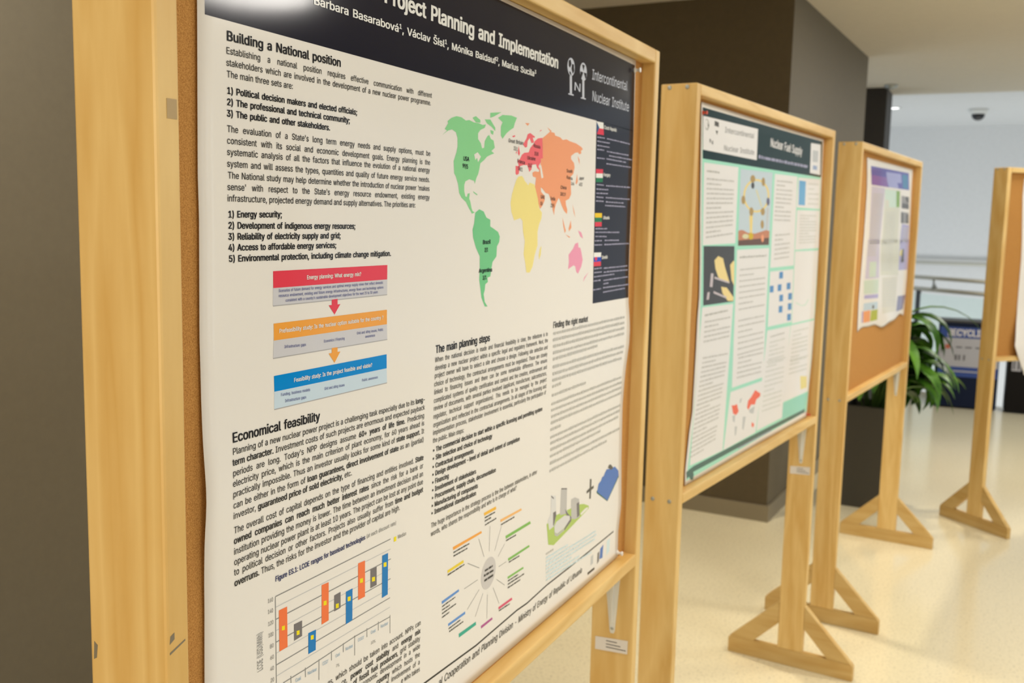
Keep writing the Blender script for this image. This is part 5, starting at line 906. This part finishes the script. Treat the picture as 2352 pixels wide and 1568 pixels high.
["panel_lines","greek3",[[0.6342,1.6888,0.8491,1.6912,0.005],[0.6331,1.6785,0.8479,1.6805,0.005],[0.6319,1.6683,0.8467,1.6698,0.0049],[0.6308,1.658,0.8455,1.6591,0.005],[0.6296,1.6477,0.8443,1.6484,0.005],[0.6285,1.6374,0.8432,1.6377,0.005],[0.6273,1.6271,0.842,1.627,0.005],[0.6262,1.6168,0.8408,1.6163,0.005],[0.625,1.6066,0.8396,1.6056,0.005],[0.6239,1.5963,0.8385,1.5949,0.005],[0.6228,1.586,0.8373,1.5841,0.005],[0.6216,1.5757,0.8361,1.5734,0.005],[0.6205,1.5654,0.8349,1.5627,0.005]]],
["panel_lines","greek2",[[0.3147,1.5614,0.4871,1.5607,0.0055],[0.3133,1.5502,0.4856,1.5491,0.0055],[0.3119,1.539,0.4842,1.5375,0.0055],[0.3104,1.5278,0.4827,1.526,0.0055],[0.309,1.5166,0.4812,1.5144,0.0055],[0.3076,1.5054,0.4797,1.5028,0.0055]]],
["panel_lines","greek3",[[0.6599,1.3868,0.9616,1.3793,0.0051],[0.6612,1.3737,0.9625,1.3656,0.0052],[0.6623,1.3607,0.9631,1.3518,0.0052],[0.6633,1.3477,0.9633,1.3381,0.0051],[0.6641,1.3346,0.963,1.3244,0.0052],[0.6647,1.3216,0.9621,1.3107,0.0051],[0.6651,1.3085,0.9606,1.297,0.0052],[0.6653,1.2955,0.9585,1.2834,0.0052],[0.6653,1.2824,0.956,1.2699,0.0052],[0.6651,1.2694,0.9529,1.2563,0.0052]]],
["panel_lines","greek3",[[0.5914,1.5594,0.8421,1.5577,0.005],[0.5924,1.5482,0.8433,1.5458,0.005],[0.5934,1.5369,0.8444,1.534,0.005],[0.5944,1.5255,0.8456,1.5221,0.0051],[0.5954,1.5142,0.8468,1.5102,0.0051],[0.5963,1.5029,0.8479,1.4984,0.005],[0.5973,1.4915,0.8491,1.4865,0.0051],[0.5983,1.4802,0.8502,1.4746,0.005],[0.5993,1.4688,0.8514,1.4626,0.0051],[0.6003,1.4574,0.8525,1.4507,0.0051],[0.6012,1.446,0.8536,1.4388,0.0051],[0.6022,1.4346,0.8546,1.4268,0.0051]]],
["panel_lines","greek2",[[1.0338,1.6202,1.1726,1.6178,0.0054],[1.032,1.6085,1.1708,1.6058,0.0054],[1.0303,1.5969,1.169,1.5939,0.0054],[1.0285,1.5852,1.1673,1.5819,0.0054],[1.0268,1.5735,1.1655,1.57,0.0054],[1.025,1.5618,1.1637,1.558,0.0055]]]],
[]
]
PAR = {'flow_lettering': 'flow_chart', 'chart_lettering': 'bar_chart', 'chart_caption': 'bar_chart', 'map_lettering': 'world_map', 'wheel_lines': 'wheel_chart',
       'title_lettering': 'header_band', 'author_lettering': 'header_band', 'author_lines': 'header_band', 'institute_lettering': 'institute_logo', 'country_lettering': 'side_panel', 'country_lines': 'side_panel', 'footer_lines': 'footer_strip'}
SPEC = [('poster', 'large white poster with navy header, world map and bar chart', 1.9250, 0.9535),
        ('poster', 'mint green bordered poster with dark green header and many text panels', 1.9180, 0.9520),
        ('poster', 'smaller poster with blue and violet header above bare cork', 1.9040, 1.1880),
        ('poster', 'pale poster curling loose over the rail of the angled board', 1.9000, 0.8463)]
def small_edge(c, r, zz):      # wavy lower edge of the small poster
    return zz + r ** 6 * (0.012 * math.sin(c * 9.0) + 0.004 * math.sin(c * 23)) + (1 - r) ** 8 * (0.005 * c)
posters = []
for i in range(4):
    nm, lb, zt, zb = SPEC[i]
    P = Poster(i, nm, lb, OUT[i][0], OUT[i][1], zt, zb, small_edge if i == 2 else None)
    P.fills(FILL[i]); P.texts(TEXT[i], PAR); P.bars(BARS[i], PAR); posters.append(P)

# ------------------------------------------------------------------ push pins
def pin(i, s, z, m, label):
    loc, rz = board_matrix(i); R = Matrix.Rotation(rz, 4, 'Z')
    bm = bmesh.new(); a = BULGE[i](s, z) + .0016
    lathe(bm, [(.0055, 0), (.0055, -.0012), (.0028, -.0030), (.0026, -.0075), (.0046, -.0095), (.0046, -.0112), (.0040, -.0118)], (0, 0, 0), 16, 'Y')
    o = obj('push_pin', bm, m); o.location = Vector(loc) + R @ Vector((s, DR - a, z)); o.rotation_euler = (0, 0, rz)
    tag(o, label, 'pin', 'push pins holding the posters')
pin(0, 1.222, 1.9065, MATS['pin_white'], 'white push pin at the top right corner of the large white poster')
pin(0, 1.2235, 0.9625, MATS['pin_white'], 'white push pin at the lower right corner of the large white poster')
pin(1, 0.1000, 1.8930, MATS['pin_red'], 'red push pin at the top left corner of the mint green poster')
pin(1, 1.2300, 0.9600, MATS['pin_red'], 'red push pin at the lower right corner of the mint green poster')

# ------------------------------------------------------------------ potted plant
rnd = random.Random(11)
PX, PY = -0.525, 6.08
plant = tag(empty('potted_plant', (PX, PY, 0), 0.0), 'leafy green plant with drooping leaves in a tall dark planter', 'plant')
bm = bmesh.new()
hw0, hw1, H = 0.138, 0.150, 0.60
o_ = [bm.verts.new((sx * w, sy * w, z)) for z, w in ((0, hw0), (H, hw1), (H, hw1 - .018), (H - .06, hw1 - .02)) for sx, sy in ((-1, -1), (1, -1), (1, 1), (-1, 1))]
bm.faces.new(o_[0:4][::-1])
for r in range(3):
    for k in range(4): bm.faces.new((o_[r * 4 + k], o_[r * 4 + (k + 1) % 4], o_[r * 4 + 4 + (k + 1) % 4], o_[r * 4 + 4 + k]))
bm.faces.new(o_[12:16])
bmesh.ops.bevel(bm, geom=[e for e in bm.edges], offset=.004, segments=2, affect='EDGES')
pl = obj('planter', bm, MATS['planter_grey'], plant); pl.rotation_euler = (0, 0, -0.06)
bm = bmesh.new(); box(bm, -.128, .128, -.128, .128, H - .058, H - .045, .003); sb = obj('soil', bm, MATS['soil'], plant); sb.rotation_euler = (0, 0, -0.06)
def leaf(bm, base, az, rise, length, width, droop):
    """one arching lance-shaped leaf with a folded midrib"""
    if math.cos(az) < -.2: length *= .55          # kept short beside the wall
    d = Vector((math.cos(az), math.sin(az), 0)); side = Vector((-d.y, d.x, 0)); n = 9; L_, M_, R_ = [], [], []
    p = Vector(base); ang = rise
    for k in range(n + 1):
        t = k / n; w = width * (math.sin(math.pi * min(1, t * 1.0) ** 0.75) ** 0.9) * .5 + .001
        up_ = Vector((-d.x * math.sin(ang), -d.y * math.sin(ang), math.cos(ang)))
        M_.append(bm.verts.new(p)); L_.append(bm.verts.new(p + side * w + up_ * w * .35)); R_.append(bm.verts.new(p - side * w + up_ * w * .35))
        p = p + (d * math.cos(ang) + Vector((0, 0, 1)) * math.sin(ang)) * (length / n); ang -= droop / n
    for k in range(n):
        for A, Bq in ((L_, M_), (M_, R_)): bm.faces.new((A[k], Bq[k], Bq[k + 1], A[k + 1])).smooth = True
bs = bmesh.new(); bl = bmesh.new()
for k in range(13):
    a = rnd.uniform(0, 6.28); r0 = rnd.uniform(.01, .08); hgt = rnd.uniform(.12, .42); lean = rnd.uniform(.03, .20) * (.5 if math.cos(a) < 0 else 1)
    p0 = Vector((r0 * math.cos(a), r0 * math.sin(a), H - .05)); p2 = p0 + Vector((lean * math.cos(a), lean * math.sin(a), hgt))
    p1 = (p0 + p2) / 2 + Vector((0, 0, .05))
    tube(bs, [p0, p1, p2], [.006, .005, .004], 8)
    for j in range(4):
        leaf(bl, p0 + (p2 - p0) * (.55 + .15 * j), a + rnd.uniform(-1.3, 1.3), rnd.uniform(.5, 1.25), rnd.uniform(.24, .38), rnd.uniform(.075, .115), rnd.uniform(1.7, 2.7))
for az, rise, ln, wd, dr, z in ((0.15, 1.0, .62, .045, 2.2, 1.02), (0.4, .9, .5, .06, 2.4, .95), (-.2, .5, .52, .075, 2.0, .88), (0.1, .2, .50, .08, 1.7, .80), (-.5, .3, .48, .08, 1.9, .86), (-.9, .6, .45, .08, 2.3, .95), (4.6, .9, .42, .07, 2.3, .9), (2.2, 1.1, .36, .06, 2.0, 1.0)):
    leaf(bl, (.05 * math.cos(az), .05 * math.sin(az), z), az, rise, ln, wd, dr)
    tube(bs, [(0, 0, H - .05), (.03 * math.cos(az), .03 * math.sin(az), (H + z) / 2), (.05 * math.cos(az), .05 * math.sin(az), z)], [.006, .005, .004], 8)
for k in range(34):
    az = rnd.uniform(-.6, 1.5); z = rnd.uniform(.70, 1.10)
    leaf(bl, (.10 * math.cos(az), .10 * math.sin(az), z), az, rnd.uniform(.2, 1.0), rnd.uniform(.30, .43), rnd.uniform(.08, .12), rnd.uniform(2.2, 3.1))
    tube(bs, [(0, 0, H - .05), (.05 * math.cos(az), .05 * math.sin(az), (H + z) / 2), (.10 * math.cos(az), .10 * math.sin(az), z)], [.006, .005, .004], 8)
obj('stems', bs, MATS['stem_green'], plant); fo = obj('foliage', bl, MATS['leaf_green'], plant)

# ------------------------------------------------------------------ bins
def make_bin(x, y, rz, w, label, cards):
    r = tag(empty('recycling_bin' if cards else 'waste_bin', (x, y, 0), rz), label, 'bin')
    d, h = .24, .81
    bm = bmesh.new(); box(bm, 0, w, 0, d, .012, h - .024, .008); obj('body', bm, MATS['navy_plastic' if cards else 'black_plastic'], r)
    bm = bmesh.new(); box(bm, -.006, w + .006, -.006, d + .006, h - .024, h, .006); obj('lid', bm, MATS['lid_grey'], r)
    return r
BX, BY, BZ = -0.335, 9.790, 0.06
bin1 = make_bin(BX, BY, BZ, .515, 'navy recycling bin with blue and white sign behind the plant', True)
def plate(name, bm_boxes, m, parent):
    bm = bmesh.new()
    for q in bm_boxes: box(bm, *q)
    return obj(name, bm, m, parent)
sign = plate('sign_card', [(.010, .505, -.004, 0, .293, .745)], MATS['bin_card'], bin1)
plate('sign_band', [(.010, .505, -.0055, -.004, .648, .745)], MATS['bin_blue'], sign)
plate('sign_band', [(.010, .505, -.0055, -.004, .293, .385)], MATS['bin_blue'], sign)
def lettering(name, text, x0, x1, z, cap, m, parent, y):
    V, Fc = [], []; text_mesh(V, Fc, [(text, x0, z, x1, z)], cap, 0, 2, 0)
    me = bpy.data.meshes.new(name); me.from_pydata([(a, y - k * .00003, b_) for a, b_, k in V], [], Fc); me.update(); return link_mesh(name, me, parent, [m])
lettering('sign_lettering', 'RECYCLING', .072, .430, .667, .060, MATS['pin_white'], sign, -.006)
plate('sign_icons', [(.060, .100, -.005, -.004, .545, .585)], MATS['bin_red'], sign)
plate('sign_icons', [(x, x + w, -.005, -.004, z + .005, z + .005 + h) for x, w, z, h in ((.15, .05, .553, .012), (.225, .055, .553, .012), (.31, .05, .553, .012), (.39, .05, .553, .012), (.145, .018, .44, .05), (.175, .015, .44, .05), (.215, .015, .44, .05), (.36, .02, .44, .05), (.39, .03, .45, .03))], MATS['bin_ink'], sign)
plate('sign_lines', [(.06, .46, -.0062, -.0055, .338, .350)], MATS['bin_card'], sign)
bin2 = make_bin(.245, 9.80, .03, .52, 'black waste bin with grey lid beyond the angled board', False)
plate('front_flap', [(.03, .50, -.003, 0, .50, .745)], MATS['lid_grey'], bin2)
lab = plate('bin_label', [(.035, .110, -.004, 0, .385, .500)], MATS['bin_card'], bin2)
plate('bin_print', [(.045, .060, -.005, -.004, .40, .48), (.08, .098, -.005, -.004, .40, .48)], MATS['bin_ink'], lab)
plate('bin_print', [(.15, .30, -.002, 0, .455, .470)], MATS['bin_card'], bin2)

# ------------------------------------------------------------------ balustrade at the edge of the floor
GA = Vector((-0.628, 10.93, 0)); GB = Vector((0.025, 10.44, 0)); gd = (GB - GA).normalized()
G0 = GA - gd * 0.9; G1 = GB + gd * 0.12; GL_ = (G1 - G0).length
guard = tag(empty('balustrade', G0, math.atan2(gd.y, gd.x)), 'glass balustrade with steel handrail behind the recycling bin', 'railing')
bm = bmesh.new(); box(bm, 0, GL_, -.02, .10, 0, .10, .004); obj('kerb', bm, MATS['steel_strip'], guard)
a_ = (GA - G0).length
post_x = [a_ + .03 + k * 1.25 for k in (-1, 0, 1, 2) if 0 < a_ + .03 + k * 1.25 < GL_]
for x in post_x:
    bm = bmesh.new(); box(bm, x - .022, x + .022, .0, .03, .10, 1.0, .003); obj('post', bm, MATS['lid_grey'], guard)
xs = [0.02] + post_x + [GL_ - .02]
for x0, x1 in zip(xs, xs[1:]):
    bm = bmesh.new(); box(bm, x0 + .03, x1 - .03, .010, .020, .12, .97); obj('glass_pane', bm, MATS['glass_panel'], guard)
bm = bmesh.new(); tube(bm, [(0, .015, 1.015), (GL_, .015, 1.015)], .022, 14); obj('top_rail', bm, MATS['brushed_steel'], guard)
bm = bmesh.new(); tube(bm, [(0, -.01, 1.135), (GL_, -.01, 1.135)], .020, 14); hr = obj('handrail', bm, MATS['brushed_steel'], guard)
for x in [a_ + .22 + k * 1.0 for k in (-1, 0, 1)]:
    bm = bmesh.new(); tube(bm, [(x, .013, 1.03), (x, 0, 1.08), (x, -.01, 1.12)], [.03, .012, .011], 10); obj('bracket', bm, MATS['zinc'], hr)
wr = tag(empty('wall_handrail', (0, YW - .09, 0)), 'thin steel handrail along the white back wall', 'railing')
bm = bmesh.new(); tube(bm, [(-3.0, 0, 1.16), (3.0, 0, 1.16)], .024, 12); obj('rail', bm, MATS['brushed_steel'], wr)
for x in (-2.6, -1.3, 1.3, 2.6):
    bm = bmesh.new(); tube(bm, [(x, .089, 1.10), (x, .02, 1.10), (x, 0, 1.145)], .009, 8); obj('bracket', bm, MATS['zinc'], wr)

# ------------------------------------------------------------------ ceiling fittings
t = tag(empty('dome_camera', (-0.202, 12.92, 3.02)), 'small dark dome security camera hanging under the far ceiling', 'camera')
bm = bmesh.new(); lathe(bm, [(.105, 0), (.105, -.03), (.085, -.055), (.078, -.06)], (0, 0, 0), 28); obj('housing', bm, MATS['white_enamel'], t)
bm = bmesh.new(); lathe(bm, [(.074, -.058), (.070, -.085), (.055, -.112), (.030, -.128), (.004, -.133)], (0, 0, 0), 28); obj('dome', bm, MATS['smoked_dome'], t)
t = tag(empty('recessed_downlight', (-1.10, 12.55, 3.02)), 'bright little recessed downlight in the far ceiling', 'lamp')
bm = bmesh.new(); lathe(bm, [(.085, 0), (.085, -.008), (.065, -.010), (.062, -.002)], (0, 0, 0), 28); obj('trim_ring', bm, MATS['white_enamel'], t)
bm = bmesh.new(); lathe(bm, [(.060, -.004), (.060, -.010), (.004, -.012)], (0, 0, 0), 28); obj('diffuser', bm, MATS['lamp_glow'], t)
t = tag(empty('smoke_detector', (-0.834, 9.147, CEIL)), 'grey round smoke detector on the near ceiling beside the dark column', 'detector')
bm = bmesh.new(); lathe(bm, [(.055, 0), (.055, -.012), (.045, -.026), (.020, -.034), (.004, -.034)], (0, 0, 0), 24); obj('body', bm, MATS['zinc'], t)
